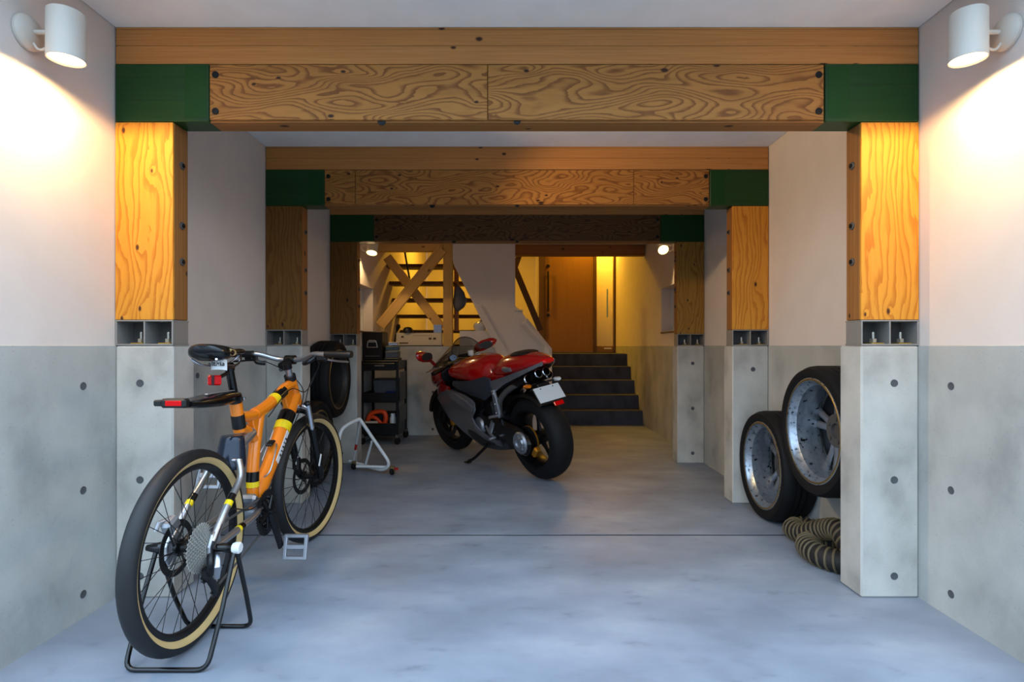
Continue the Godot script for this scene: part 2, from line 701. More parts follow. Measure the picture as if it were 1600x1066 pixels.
	mat.tread = flat_mat(Color(0.038, 0.045, 0.055), 0.6, 0.0, 0.5)
	mat.black = flat_mat(Color(0.03, 0.03, 0.033), 0.45)
	mat.black_gloss = flat_mat(Color(0.025, 0.025, 0.03), 0.2)
	mat.black_metal = flat_mat(Color(0.05, 0.05, 0.055), 0.38, 0.3)
	mat.dark_grey = flat_mat(Color(0.12, 0.12, 0.125), 0.5)
	mat.chrome = flat_mat(Color(0.83, 0.84, 0.86), 0.16, 1.0)
	mat.alu = flat_mat(Color(0.70, 0.71, 0.73), 0.32, 0.9)
	mat.alu_matt = flat_mat(Color(0.60, 0.61, 0.63), 0.45, 0.8)
	mat.white = flat_mat(Color(0.86, 0.86, 0.85), 0.45)
	mat.tan = flat_mat(Color(0.74, 0.63, 0.42), 0.7)
	mat.orange = flat_mat(Color(0.93, 0.50, 0.04), 0.32)
	mat.orange.clearcoat_enabled = true
	mat.orange.clearcoat = 0.7
	mat.orange.clearcoat_roughness = 0.15
	mat.yellow = flat_mat(Color(0.93, 0.80, 0.06), 0.4)
	mat.red_lens = flat_mat(Color(0.80, 0.02, 0.03), 0.15)
	mat.red = flat_mat(Color(0.66, 0.012, 0.018), 0.22)
	mat.red.clearcoat_enabled = true
	mat.red.clearcoat = 1.0
	mat.red.clearcoat_roughness = 0.05
	mat.silver = flat_mat(Color(0.48, 0.48, 0.50), 0.34, 0.55)
	mat.silver.clearcoat_enabled = true
	mat.silver.clearcoat = 0.6
	mat.silver.clearcoat_roughness = 0.12
	mat.silver_dark = flat_mat(Color(0.27, 0.28, 0.31), 0.34, 0.5)
	mat.gold = flat_mat(Color(0.78, 0.52, 0.16), 0.35, 0.8)
	mat.amber = flat_mat(Color(0.80, 0.42, 0.06), 0.2)
	mat.plate = flat_mat(Color(0.80, 0.83, 0.84), 0.4)
	mat.smoke = flat_mat(Color(0.08, 0.065, 0.045, 0.62), 0.08)
	mat.smoke.transparency = BaseMaterial3D.TRANSPARENCY_ALPHA
	mat.bronze = flat_mat(Color(0.24, 0.17, 0.13), 0.35, 0.3)
	mat.dial = flat_mat(Color(0.55, 0.66, 0.80), 0.3)
	mat.lever = flat_mat(Color(0.55, 0.47, 0.30), 0.35, 0.7)
	var rim := flat_mat(Color.WHITE, 0.32, 0.75)
	rim.albedo_texture = ramp_tex(512, noise(0.022, 5, 33), [[0.0, Color(0.05, 0.05, 0.05)], [0.22, Color(0.10, 0.09, 0.08)], [0.25, Color(0.58, 0.62, 0.66)], [0.7, Color(0.68, 0.72, 0.76)], [1.0, Color(0.58, 0.50, 0.42)]])
	tri(rim, Vector3.ONE * 0.42)
	mat.rim_dirty = rim
	mat.rim_dark = flat_mat(Color(0.19, 0.18, 0.17), 0.5, 0.4)
	mat.gap_shade = flat_mat(Color(0.05, 0.05, 0.055), 0.4, 0.4)  # near-black that stands in for shade behind the wheel spokes
	mat.hose = flat_mat(Color(0.07, 0.06, 0.05), 0.7)
	mat.hose_rib = flat_mat(Color(0.36, 0.31, 0.215), 0.6)
	mat.box_card = flat_mat(Color(0.80, 0.74, 0.62), 0.8)
	mat.print = flat_mat(Color(0.30, 0.20, 0.12), 0.8)
	mat.power = flat_mat(Color(0.92, 0.28, 0.03), 0.45)
	mat.blue = flat_mat(Color(0.05, 0.16, 0.42), 0.4)
	mat.pale_blue = flat_mat(Color(0.56, 0.66, 0.86), 0.5)
	mat.teal = flat_mat(Color(0.20, 0.30, 0.32), 0.5)
	mat.grey_plastic = flat_mat(Color(0.30, 0.31, 0.33), 0.5)
	mat.canister = flat_mat(Color(0.10, 0.14, 0.20), 0.16, 0.2)
	mat.cap_grey = flat_mat(Color(0.34, 0.34, 0.36), 0.85)
	mat.shade = flat_mat(Color(0.80, 0.77, 0.72), 0.45)
	mat.glass = flat_mat(Color(0.85, 0.9, 0.9, 0.16), 0.04)
	mat.glass.transparency = BaseMaterial3D.TRANSPARENCY_ALPHA
	mat.frosted = flat_mat(Color(0.90, 0.88, 0.84), 0.55)
	mat.side_pane = flat_mat(Color(0.95, 0.93, 0.85, 0.22), 0.12)
	mat.side_pane.transparency = BaseMaterial3D.TRANSPARENCY_ALPHA
	mat.pot = flat_mat(Color(0.84, 0.82, 0.78), 0.15)
	mat.cable = flat_mat(Color(0.06, 0.05, 0.045), 0.6)
	mat.glow = flat_mat(Color(1, 0.95, 0.86), 0.5)
	mat.glow.emission_enabled = true
	mat.glow.emission = Color(1.0, 0.90, 0.68)
	mat.glow.emission_energy_multiplier = 4.0
	mat.glow_deep = flat_mat(Color(1, 0.9, 0.7), 0.5)
	mat.glow_deep.emission_enabled = true
	mat.glow_deep.emission = Color(1.0, 0.84, 0.50)
	mat.glow_deep.emission_energy_multiplier = 8.0
	mat.hall_glow = flat_mat(Color(1, 0.85, 0.6), 0.5)
	mat.hall_glow.emission_enabled = true
	mat.hall_glow.emission = Color(1.0, 0.72, 0.30)
	mat.hall_glow.emission_energy_multiplier = 2.0


const FRONT := -1.55      # the open front of the garage


# =============================================================== the room
func tie_holes(list: Array, axis: Vector3, parent: Node):
	var plug := MB.new()
	plug.lathe([Vector2(0, 0.0012), Vector2(0.009, 0.0008), Vector2(0.0125, 0.0022), Vector2(0.0142, 0.0018), Vector2(0.0148, 0.0), Vector2(0, -0.004)], 18)
	var mesh := plug.commit()
	for p in list:
		var o := part("tie_hole", mesh, mat.plug, parent)
		o.transform = along(axis, p)
		o.rotate_object_local(Vector3.UP, rng.randf() * TAU)


func side_wall(called: String, s: float, window: String):
	var w := setting(called)
	var t := 0.2
	var xc := s * (HW + t * 0.5)
	var face := -s
	var mb := MB.new()
	mb.box(Vector3(xc, DADO * 0.5 - 0.05, (FRONT - 9.9) * 0.5), Vector3(t, DADO + 0.1, 9.9 + FRONT), 0.002, Basis(), 2)
	part("concrete_dado", mb, mat.conc, w)
	var pb := MB.new()
	var xo := xc + s * 0.003
	for r in [[FRONT, -5.36, DADO, 2.45], [-5.36, -6.24, DADO, 1.155], [-5.36, -6.24, 1.635, 2.45], [-6.24, -9.9, DADO, 3.1], [-6.0, -6.24, 2.45, 3.1]]:
		pb.box(Vector3(xo, (r[2] + r[3]) * 0.5, (r[0] + r[1]) * 0.5), Vector3(t, r[3] - r[2], absf(r[1] - r[0])), 0.0)
	part("plaster", pb, mat.plaster, w)
	var holes := []
	for z in [-2.07, -2.81, -4.2, -5.62]:
		for y in [0.853, 0.47, 0.088]:
			holes.append(Vector3(s * HW, y, z))
	tie_holes(holes, Vector3(face, 0, 0), w)
	# a deep-set window between the last frame and the hall
	var n := setting(window)
	var x0 := s * (HW + 0.13)
	boxed("sill", Vector3(s * (HW + 0.075), 1.148, -5.8), Vector3(0.17, 0.016, 0.878), mat.dark_wood, n, 0.003)
	var fr := MB.new()
	fr.box(Vector3(x0, 1.395, -5.372), Vector3(0.04, 0.478, 0.022), 0.002)
	fr.box(Vector3(x0, 1.395, -6.228), Vector3(0.04, 0.478, 0.022), 0.002)
	fr.box(Vector3(x0, 1.167, -5.8), Vector3(0.04, 0.022, 0.84), 0.002)
	fr.box(Vector3(x0, 1.623, -5.8), Vector3(0.04, 0.022, 0.84), 0.002)
	part("window_frame", fr, mat.white, n)
	boxed("pane", Vector3(x0, 1.395, -5.8), Vector3(0.008, 0.45, 0.84), mat.frosted, n, 0.0)
	boxed("backing", Vector3(s * (HW + 0.19), 1.395, -5.8), Vector3(0.02, 0.50, 0.90), mat.dark_grey, n, 0.0)


func build_shell():
	var fl := setting("floor")
	boxed("floor_slab", Vector3(0, -0.06, (FRONT + 0.1 - 2.972) * 0.5), Vector3(3.6, 0.12, 2.972 + FRONT + 0.1), mat.floor, fl, 0.0)
	boxed("floor_slab", Vector3(0, -0.06, -5.5045), Vector3(3.6, 0.12, 5.023), mat.floor, fl, 0.0)
	boxed("control_joint", Vector3(0, -0.0575, -2.9825), Vector3(3.19, 0.11, 0.0205), mat.joint, fl, 0.0)
	side_wall("wall_left", -1.0, "window_1")
	side_wall("wall_right", 1.0, "window_2")
	var c := setting("ceiling")
	boxed("plaster_ceiling", Vector3(0, CEIL + 0.09, (FRONT - 6.3) * 0.5), Vector3(3.19, 0.18, 6.3 + FRONT), mat.plaster_white, c, 0.0)
	boxed("plaster_bulkhead", Vector3(0.6025, 2.645, -6.7), Vector3(1.985, 0.756, 0.8), mat.plaster_white, c, 0.0)
	var g := setting("driveway")
	boxed("paving", Vector3(0, -0.08, FRONT + 0.1 + 0.9), Vector3(7, 0.12, 1.8), mat.outdoor, g, 0.0)
	boxed("roadway", Vector3(0, -0.10, 9.8 + FRONT + 0.1), Vector3(24, 0.12, 16), mat.asphalt, g, 0.0)
	var f := setting("wall_front")
	for s in [-1.0, 1.0]:
		boxed("plaster", Vector3(s * 3.3, 1.7, FRONT - 0.1), Vector3(3.0, 3.6, 0.2), mat.plaster, f, 0.0)
	boxed("plaster", Vector3(0, 2.90, FRONT - 0.1), Vector3(3.6, 0.90, 0.2), mat.plaster, f, 0.0)


# =============================================================== timber frames on concrete piers
func build_frames():
	var which := ["nearest", "middle", "farthest"]
	var seams := [[-1.222, -0.117, 1.219], [-1.222, -1.027, 0.740, 1.219], [-1.222, 1.219]]
	for k in 3:
		var z: float = -FRAMES[k]
		var th := 0.105
		# the upper timber against the ceiling
		var up := thing("roof_timber", ["Long knotty pine timber against the ceiling on top of the nearest beam", "Pine timber against the ceiling above the middle frame's beam", "Shaded pine timber against the ceiling above the farthest beam"][k], "timber", Vector3(0, 0, 0), 0.0, "ceiling timbers of the frames")
		boxed("lamella", Vector3(0, 2.1572, z - th * 0.5), Vector3(3.188, 0.0725, th), mat.timber, up, 0.003, 0, Vector2(0.0, rng.randf() * 0.1))
		boxed("lamella", Vector3(0, 2.2303, z - th * 0.5), Vector3(3.188, 0.0725, th), mat.timber, up, 0.003, 0, Vector2(0.16, rng.randf() * 0.1))
		# the beam with its plywood faces and green sleeves
		var b := thing("portal_beam", ["Plywood-faced beam with dark green ends spanning the nearest frame", "Plywood-faced beam with green ends spanning the middle frame", "Dim plywood-faced beam with green ends spanning the farthest frame"][k], "beam", Vector3.ZERO, 0.0, "plywood-faced beams of the frames")
		boxed("core", Vector3(0, 2.0055, z - 0.012 - 0.0465), Vector3(3.18, 0.2275, 0.093), mat.timber_side, b, 0.002, 0, roff())
		var sm: Array = seams[k]
		for i in sm.size() - 1:
			var mb := MB.new()
			mb.box(Vector3((sm[i] + sm[i + 1]) * 0.5, 2.0085, z - 0.006), Vector3(sm[i + 1] - sm[i] - 0.003, 0.219, 0.012), 0.002, Basis(), 0, Vector2([0.03, 0.27, 0.12][(i + k) % 3], [0.1, 0.75, 0.4][(i + k) % 3]))
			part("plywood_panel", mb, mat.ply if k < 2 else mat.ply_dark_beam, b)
		for s in [-1.0, 1.0]:
			var sl := boxed("green_sleeve", Vector3(s * 1.4085, 2.0055, z - 0.0515), Vector3(0.371, 0.2285, 0.107), mat.green, b, 0.003, 0, roff())
			boxed("resin_patch", Vector3(s * 1.275, 2.009, z + 0.0027), Vector3(0.085, 0.205, 0.0014), mat.tape, sl, 0.0005)
			for y in [2.077, 1.932]:
				part("bolt", dot(0.0135, 0.005, Vector3.BACK, Vector3(s * 1.197, y, z)), mat.black_bolt, b)
		part("nail_plate", dot(0.017, 0.003, Vector3.BACK, Vector3(-0.54, 1.8965, z - 0.0118)), mat.black_bolt, b)
		part("nail_plate", dot(0.014, 0.003, Vector3.BACK, Vector3(0.0, 1.8965, z - 0.0118)), mat.black_bolt, b)
		# posts, shoes, piers
		for s in [-1.0, 1.0]:
			var side := "left" if s < 0 else "right"
			var x0: float = s * 1.4805
			var post := thing("timber_post", "Plywood-faced timber post on the %s side of the %s frame" % [side, which[k]], "post", Vector3(x0, 1.104, z), 0.0, "timber posts of the frames")
			boxed("core", Vector3(0, 0.394, -0.012 - 0.0465), Vector3(0.227, 0.786, 0.093), mat.timber_side, post, 0.003, 1, roff())
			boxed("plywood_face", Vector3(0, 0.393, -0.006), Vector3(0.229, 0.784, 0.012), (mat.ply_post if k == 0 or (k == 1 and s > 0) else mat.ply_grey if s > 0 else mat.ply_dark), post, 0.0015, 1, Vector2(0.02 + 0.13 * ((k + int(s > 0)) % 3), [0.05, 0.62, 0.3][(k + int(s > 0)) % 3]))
			for h in [0.631, 0.386, 0.239]:
				var bolt := part("bolt", dot(0.016, 0.006, Vector3(-s, 0, 0), Vector3(-s * 0.1135, h, -0.062)), mat.steel_in, post)
				var nut := MB.new()
				nut.lathe([Vector2(0, 0), Vector2(0.0095, 0), Vector2(0.0095, 0.004), Vector2(0, 0.005)], 6, along(Vector3(-s, 0, 0), Vector3(-s * 0.119, h, -0.062)), false, 10.0)
				part("nut", nut, mat.black_bolt, bolt)
			if k == 2 and s > 0:
				for q in [[0.70, 0.018], [0.665, 0.03], [0.625, 0.016], [0.40, 0.02], [0.365, 0.028]]:
					part("stamp_mark", boxed_mb(Vector3(-0.1142, q[0], -0.06), Vector3(0.0012, q[1], 0.035), 0.0), mat.print, post)
			var shoe := thing("steel_shoe", "Open steel base shoe with two anchor bolts under the %s post of the %s frame" % [side, which[k]], "bracket", Vector3(x0, DADO, z), 0.0, "steel shoes under the posts")
			boxed("base_plate", Vector3(0, 0.003, -0.055), Vector3(0.229, 0.006, 0.11), mat.steel, shoe, 0.001)
			boxed("top_plate", Vector3(0, 0.098, -0.055), Vector3(0.229, 0.006, 0.11), mat.steel, shoe, 0.001)
			boxed("back_plate", Vector3(0, 0.0505, -0.102), Vector3(0.217, 0.089, 0.006), mat.steel_in, shoe, 0.001)
			for wx in [-0.1115, 0.0, 0.1115]:
				boxed("web", Vector3(wx, 0.0505, -0.0525), Vector3(0.006, 0.089, 0.105), mat.steel, shoe, 0.001)
			for bx in [-0.04, 0.07]:
				var an := MB.new()
				an.lathe([Vector2(0, 0), Vector2(0.0065, 0), Vector2(0.0065, 0.045), Vector2(0.005, 0.048), Vector2(0, 0.048)], 10, Transform3D(Basis(), Vector3(bx, 0.006, -0.045)))
				var anchor := part("anchor_bolt", an, mat.zinc, shoe)
				var nu := MB.new()
				nu.lathe([Vector2(0, 0.003), Vector2(0.0135, 0.003), Vector2(0.0135, 0.018), Vector2(0, 0.018)], 6, Transform3D(Basis(), Vector3(bx, 0.009, -0.045)), false, 10.0)
				part("nut", nu, mat.zinc, anchor)
				boxed("washer_plate", Vector3(bx, 0.008, -0.045), Vector3(0.05, 0.005, 0.06), mat.brass, anchor, 0.001)
			var pier := thing("concrete_pier", "Pale square concrete pier under the %s post of the %s frame" % [side, which[k]], "pier", Vector3(x0, 0, z), 0.0, "concrete piers along the walls")
			var pb := MB.new()
			pb.box(Vector3(0, DADO * 0.5 - 0.0005, -0.075), Vector3(0.229, DADO - 0.001, 0.15), 0.007)
			part("shaft", pb, mat.conc_pier, pier)
			tie_holes([Vector3(s * 0.016, 0.853, 0), Vector3(s * 0.016, 0.469, 0), Vector3(s * 0.016, 0.087, 0)], Vector3.BACK, pier)


# =============================================================== half wall, stairs, hall and house door
func q63(x: float, y: float) -> Vector2:   # a point of the wall plane 6.3 m into the garage, from the survey sheet
	return Vector2((x - 808.0) * 0.00716, 1.0 - (y - 541.0) * 0.00716)


func strut(called: String, label: String, a: Vector3, b: Vector3, w: float, t: float, m: Material, group := "") -> Node3D:
	var o := MeshInstance3D.new()
	var mb := MB.new()
	var l := a.distance_to(b)
	mb.box(Vector3.ZERO, Vector3(w, l, t), 0.003, Basis(), 1, roff())
	o.name = numbered(called, self)
	o.mesh = mb.commit()
	o.material_override = m
	add_child(o, true)
	o.transform = along(b - a, (a + b) * 0.5)
	var d := (b - a).normalized()
	o.transform.basis = Basis(Vector3(d.y, -d.x, 0).normalized(), d, Vector3(d.y, -d.x, 0).normalized().cross(d))
	tag(o, label, "timber", group)
	return o


func build_hall():
	var hw := setting("wall_partition")
	boxed("concrete_half_wall", Vector3(-1.12, 0.4995, -6.38), Vector3(0.95, 0.999, 0.15), mat.conc_pier, hw, 0.004)
	boxed("concrete_half_wall", Vector3(-0.39, 0.4995, -6.38), Vector3(0.51, 0.999, 0.15), mat.conc_pier, hw, 0.004)
	boxed("plaster_parapet", Vector3(-0.39, 1.087, -6.38), Vector3(0.51, 0.17, 0.15), mat.plaster, hw, 0.003)
	tie_holes([Vector3(-0.94, 0.485, -6.305), Vector3(-0.945, 0.07, -6.305), Vector3(-0.925, 0.30, -6.305)], Vector3.BACK, hw)
	var poly := PackedVector2Array()
	for p in [[707, 364], [707, 405], [710, 416], [744, 483], [761, 517], [783, 569], [800, 606]]:
		poly.append(q63(p[0], p[1]))
	poly.append(Vector2(-0.057, 0.0))
	poly.append(Vector2(0.372, 0.0))
	for p in [[860, 546], [823, 500], [815, 486], [805, 479], [805, 364]]:
		poly.append(q63(p[0], p[1]))
	var mb := MB.new()
	mb.prism(poly, -6.42, -6.29, Transform3D(), 0.006)
	part("plaster_gable", mb, mat.plaster, hw)
	var st := MB.new()
	st.prism(PackedVector2Array([q63(741, 478), q63(753, 478), q63(797, 556), q63(822, 606), Vector2(0.10, 0.0), Vector2(-0.055, 0.0), q63(800, 606), q63(783, 569), q63(761, 517)]), -6.292, -6.255, Transform3D(), 0.012)
	part("raking_band", st, mat.plaster, hw)
	var cp := MB.new()
	cp.prism(PackedVector2Array([q63(813, 507), q63(823, 497), q63(862, 545), Vector2(0.387, 0.0), Vector2(0.268, 0.0), q63(845, 542)]), -6.42, -6.215, Transform3D(), 0.036)
	part("coping", cp, mat.plaster, hw)
	boxed("ledge", Vector3(0.015, 1.398, -6.30), Vector3(0.10, 0.014, 0.10), mat.plaster, hw, 0.003)
	boxed("plaster_cheek", Vector3(0.345, 0.465, -7.3), Vector3(0.085, 0.93, 1.72), mat.plaster, hw, 0.004)

	strut("timber_stud", "Square pale timber post standing on the half wall beside the crossed braces", Vector3(-0.78, 1.0, -6.38), Vector3(-0.78, 2.265, -6.38), 0.103, 0.105, mat.brace_wood)
	strut("timber_stud", "Slim brown timber post behind the grey cap by the gable wall", Vector3(-0.70, 1.172, -6.50), Vector3(-0.70, 2.26, -6.50), 0.05, 0.05, mat.timber_side)
	strut("timber_brace", "Diagonal timber brace rising from lower left to upper right over the half wall", Vector3(-1.53, 1.225, -6.302), Vector3(-0.835, 2.085, -6.302), 0.115, 0.045, mat.brace_wood, "crossed braces over the half wall")
	strut("timber_brace", "Diagonal timber brace falling from upper left to lower right behind the other brace", Vector3(-1.49, 2.02, -6.462), Vector3(-0.86, 1.20, -6.462), 0.105, 0.045, mat.brace_wood, "crossed braces over the half wall")
	strut("timber_header", "Orange-lit timber header over the crossed braces", Vector3(-1.59, 2.165, -6.38), Vector3(-0.835, 2.165, -6.38), 0.19, 0.105, mat.brace_wood)
	strut("timber_lintel", "Wide brown timber lintel over the opening to the steps and door", Vector3(-0.388, 2.196, -7.05), Vector3(1.59, 2.196, -7.05), 0.14, 0.10, mat.timber_side)
	strut("hall_brace", "Long brown diagonal brace beside the bright wall next to the door", Vector3(-0.06, 2.16, -7.9), Vector3(0.33, 1.22, -7.9), 0.085, 0.05, mat.dark_wood, "crossed braces beside the door")
	strut("hall_brace", "Short brown brace end crossing the long brace under the lintel", Vector3(-0.07, 2.0, -7.96), Vector3(0.08, 2.42, -7.96), 0.075, 0.05, mat.dark_wood, "crossed braces beside the door")

	# open-riser stair climbing towards the garage along the left wall
	var stair := thing("open_riser_stair", "Open-riser wooden stair behind the crossed braces in the bright stair hall", "staircase", Vector3(-1.02, 0.89, -7.4))
	for k in 8:
		var d := [8.2, 7.97, 7.74, 7.51, 7.27, 7.09, 6.95, 6.72][k] as float
		boxed("tread", Vector3(0, 0.115 + 0.195 * (k - 1), 7.4 - d - 0.02), Vector3(1.14, 0.04, 0.25), mat.dark_wood, stair, 0.004, 0, roff())
	var sg := MB.new()
	sg.box(Vector3(0.585, 0.72, 0.0), Vector3(0.03, 0.2, 2.15), 0.003, Basis(Vector3.RIGHT, deg_to_rad(42.0)), 2)
	part("stringer", sg, mat.dark_wood, stair)

	# concrete steps up to the landing
	var steps := setting("concrete_steps")
	var zs := [7.15, 7.4025, 7.655, 7.9075, 8.16, 9.9]
	for k in 5:
		var h := LAND / 5.0 * (k + 1)
		var x0 := 0.388 if k < 4 else -1.594
		boxed("step", Vector3((x0 + 1.594) * 0.5, h * 0.5, -(zs[k] + zs[k + 1]) * 0.5), Vector3(1.594 - x0, h, zs[k + 1] - zs[k] - 0.001), mat.step, steps, 0.0015)
	var bw := setting("wall_back")
	boxed("plaster", Vector3(-0.63, 1.5, -10.0), Vector3(1.94, 3.2, 0.18), mat.plaster, bw, 0.0)
	boxed("plaster", Vector3(0.335, 1.95, -9.55), Vector3(0.03, 2.14, 0.70), mat.plaster, bw, 0.0)
	boxed("plaster", Vector3(0.97, 2.995, -9.24), Vector3(1.25, 0.06, 0.16), mat.plaster, bw, 0.0)
	boxed("plaster", Vector3(0.97, 1.95, -9.60), Vector3(1.25, 2.15, 0.05), mat.plaster, bw, 0.0)
	var hc := setting("ceiling_hall")
	boxed("plaster_ceiling", Vector3(0, 3.10, -8.2), Vector3(3.6, 0.16, 4.0), mat.plaster, hc, 0.0)
	boxed("plaster_fascia", Vector3(0, 2.75, -6.16), Vector3(3.19, 0.6, 0.2), mat.plaster, hc, 0.0)

	var door := setting("door_1")
	var z := -9.15
	for f in [[0.353, 0.455, "jamb"], [1.240, 1.288, "jamb"], [1.562, 1.594, "jamb"]]:
		boxed(f[2], Vector3((f[0] + f[1]) * 0.5, 1.93, z - 0.01), Vector3(f[1] - f[0], 2.08, 0.10), mat.dark_wood, door, 0.003)
	boxed("head", Vector3(0.97, 2.995, z - 0.01), Vector3(1.24, 0.05, 0.10), mat.dark_wood, door, 0.003)
	var leaf := boxed("door_leaf", Vector3(0.8475, 1.93, z - 0.015), Vector3(0.781, 2.07, 0.045), mat.door_wood, door, 0.002, 1)
	boxed("threshold", Vector3(0.97, 0.897, z + 0.02), Vector3(1.24, 0.014, 0.10), mat.dark_grey, door, 0.002)
	boxed("kick_panel", Vector3(1.425, 0.95, z - 0.01), Vector3(0.27, 0.10, 0.06), mat.door_wood, door, 0.002)
	boxed("sidelight_pane", Vector3(1.425, 1.985, z - 0.01), Vector3(0.272, 1.97, 0.012), mat.side_pane, door, 0.0)
	boxed("pane_reflection", Vector3(1.465, 1.70, z + 0.002), Vector3(0.024, 0.46, 0.006), mat.pale_blue, door, 0.001)  # whitish reflection in the glass, put in as a pale strip
	boxed("notice", Vector3(1.47, 0.963, z + 0.022), Vector3(0.12, 0.022, 0.003), mat.white, door, 0.0005)
	var bar := MB.new()
	bar.tube([Vector3(0.50, 1.56, z + 0.06), Vector3(0.50, 2.205, z + 0.06)], 0.015, 12)
	for y in [1.62, 2.15]:
		bar.tube([Vector3(0.50, y, z + 0.06), Vector3(0.50, y, z + 0.006)], 0.009, 8)
	part("pull_handle", bar, mat.black_metal, leaf)
	for y in [2.30, 1.505]:
		part("lock_cylinder", dot(0.026, 0.014, Vector3.BACK, Vector3(0.505, y, z + 0.0075)), mat.black_metal, leaf)

	for q in [Vector3(-0.85, 3.018, -8.45), Vector3(1.1, 3.018, -8.85), Vector3(1.35, 2.96, -9.40)]:
		var lamp := thing("ceiling_lamp", "Round warm ceiling lamp over the stair hall" if q.x < 0 else "Round warm ceiling lamp above the house door" if q.z > -9.0 else "Round warm lamp inside the porch behind the sidelight", "lamp", q)
		var rg := MB.new()
		rg.lathe([Vector2(0, 0), Vector2(0.13, 0), Vector2(0.13, -0.03), Vector2(0.118, -0.04), Vector2(0.112, -0.03), Vector2(0, -0.028)], 28)
		part("lamp_housing", rg, mat.white, lamp)
		var df := MB.new()
		df.lathe([Vector2(0, -0.03), Vector2(0.111, -0.03), Vector2(0.1, -0.045), Vector2(0, -0.05)], 28)
		part("diffuser", df, mat.hall_glow, lamp)
		var l := AreaLight3D.new()
		l.name = "lamp_light"
		l.area_size = Vector2(0.19, 0.19)
		l.set("area_range", 12.0)
		l.set("area_attenuation", 2.0)
		l.light_color = Color(1.0, 0.75, 0.20)
		l.light_energy = HALL_E * (1.5 if q.x < 0 else 0.6 if q.z > -9.0 else 1.5)
		l.shadow_enabled = true
		lamp.add_child(l, true)
		l.position = Vector3(0, -0.055, 0)
		l.rotation.x = -PI / 2.0


const HALL_E := 2.5


# =============================================================== the four wall spotlights
func build_lamps():
	var spots := [[-1.0, -1.833, "White cylinder wall lamp glowing beside the nearest left post", true], [1.0, -1.833, "White cylinder wall lamp glowing beside the nearest right post", true], [-1.0, -5.72, "Far wall lamp glowing above the tool cart near the crossed braces", false, 24.0], [1.0, -5.72, "Far wall lamp glowing on the right wall beyond the farthest frame", false, 52.0]]
	for p in spots:
		var s: float = p[0]
		var lamp := thing("wall_lamp", p[2], "lamp", Vector3(s * HW, 2.02, p[1]), 0.0, "cylinder wall lamps")
		var out := -s
		var mb := MB.new()
		mb.lathe([Vector2(0, -0.001), Vector2(0.056, -0.001), Vector2(0.056, 0.008), Vector2(0.046, 0.019), Vector2(0.02, 0.026), Vector2(0, 0.027)], 28, along(Vector3(out, 0, 0), Vector3.ZERO))
		part("wall_plate", mb, mat.shade, lamp)
		mb = MB.new()
		mb.tube([Vector3(out * 0.02, 0.002, 0), Vector3(out * 0.076, 0.002, 0)], 0.0075, 10)
		mb.tube(curve([Vector3(out * 0.018, -0.03, 0), Vector3(out * 0.04, -0.055, 0), Vector3(out * 0.076, -0.045, 0)], 5), 0.004, 8)
		part("arm", mb, mat.shade, lamp)
		var tilt := Transform3D(Basis(Vector3.RIGHT, deg_to_rad(-p[4]) if p.size() > 4 else 0.0), Vector3(out * 0.128, 0, 0))
		mb = MB.new()
		mb.lathe([Vector2(0, 0.066), Vector2(0.050, 0.066), Vector2(0.054, 0.062), Vector2(0.054, -0.089), Vector2(0.0525, -0.090), Vector2(0.051, -0.089), Vector2(0.051, -0.072), Vector2(0, -0.072)], 40, tilt)
		part("shade", mb, mat.shade, lamp)
		mb = MB.new()
		mb.lathe([Vector2(0, -0.082), Vector2(0.0505, -0.082), Vector2(0.0505, -0.0735), Vector2(0, -0.0735)], 32, tilt)
		part("lamp_lens", mb, mat.glow if p[3] else mat.glow_deep, lamp)
		var l := SpotLight3D.new()
		l.name = "spot_light"
		l.light_color = WARM
		l.light_energy = LAMP_E if p[3] else DEEP_E
		l.light_size = 0.045
		l.spot_angle = 88.0
		l.spot_angle_attenuation = 0.08
		l.spot_range = 14.0
		l.spot_attenuation = 2.0
		l.shadow_enabled = true
		lamp.add_child(l, true)
		l.transform = tilt * Transform3D(Basis(Vector3.RIGHT, -PI / 2.0), Vector3(0, -0.135, 0))


# a spotlight under the ceiling between the first two frames, hidden from the front by the nearest beam; it washes the right wall
func build_ceiling_spot():
	var at := Vector3(-0.9, 2.16, -2.72)
	var aim := (Vector3(1.6, 1.30, -3.15) - at).normalized()
	var lamp := thing("ceiling_spot", "Small white ceiling spotlight tucked behind the nearest beam aimed at the right wall", "lamp", at)
	var f := along(aim, Vector3.ZERO)
	var mb := MB.new()
	mb.lathe([Vector2(0, -0.07), Vector2(0.034, -0.07), Vector2(0.040, -0.06), Vector2(0.040, 0.045), Vector2(0.036, 0.046), Vector2(0.036, 0.02), Vector2(0, 0.02)], 28, f)
	part("shade", mb, mat.shade, lamp)
	mb = MB.new()
	mb.tube([Vector3(0, 0.02, 0), Vector3(0, 0.107, 0)], 0.008, 10)
	mb.lathe([Vector2(0, 0.098), Vector2(0.04, 0.098), Vector2(0.04, 0.107), Vector2(0, 0.107)], 24)
	part("bracket", mb, mat.shade, lamp)
	mb = MB.new()
	mb.lathe([Vector2(0, 0.021), Vector2(0.0355, 0.021), Vector2(0.0355, 0.028), Vector2(0, 0.030)], 24, f)
	part("lamp_lens", mb, mat.glow, lamp)
	var l := SpotLight3D.new()
	l.name = "spot_light"
	l.light_color = WARM
	l.light_energy = SPOT_E
	l.light_size = 0.03
	l.spot_angle = 44.0
	l.spot_angle_attenuation = 0.7
	l.spot_range = 12.0
	l.spot_attenuation = 2.0
	l.shadow_enabled = true
	lamp.add_child(l, true)
	l.transform = Transform3D(Basis.looking_at(aim, Vector3.UP), aim * 0.085)


const SPOT_E := 1.9


# =============================================================== motorcycle; (u, v, w) is forward, up, right
func P(u: float, v: float, w := 0.0) -> Vector3:
	return Vector3(w, v, -u)


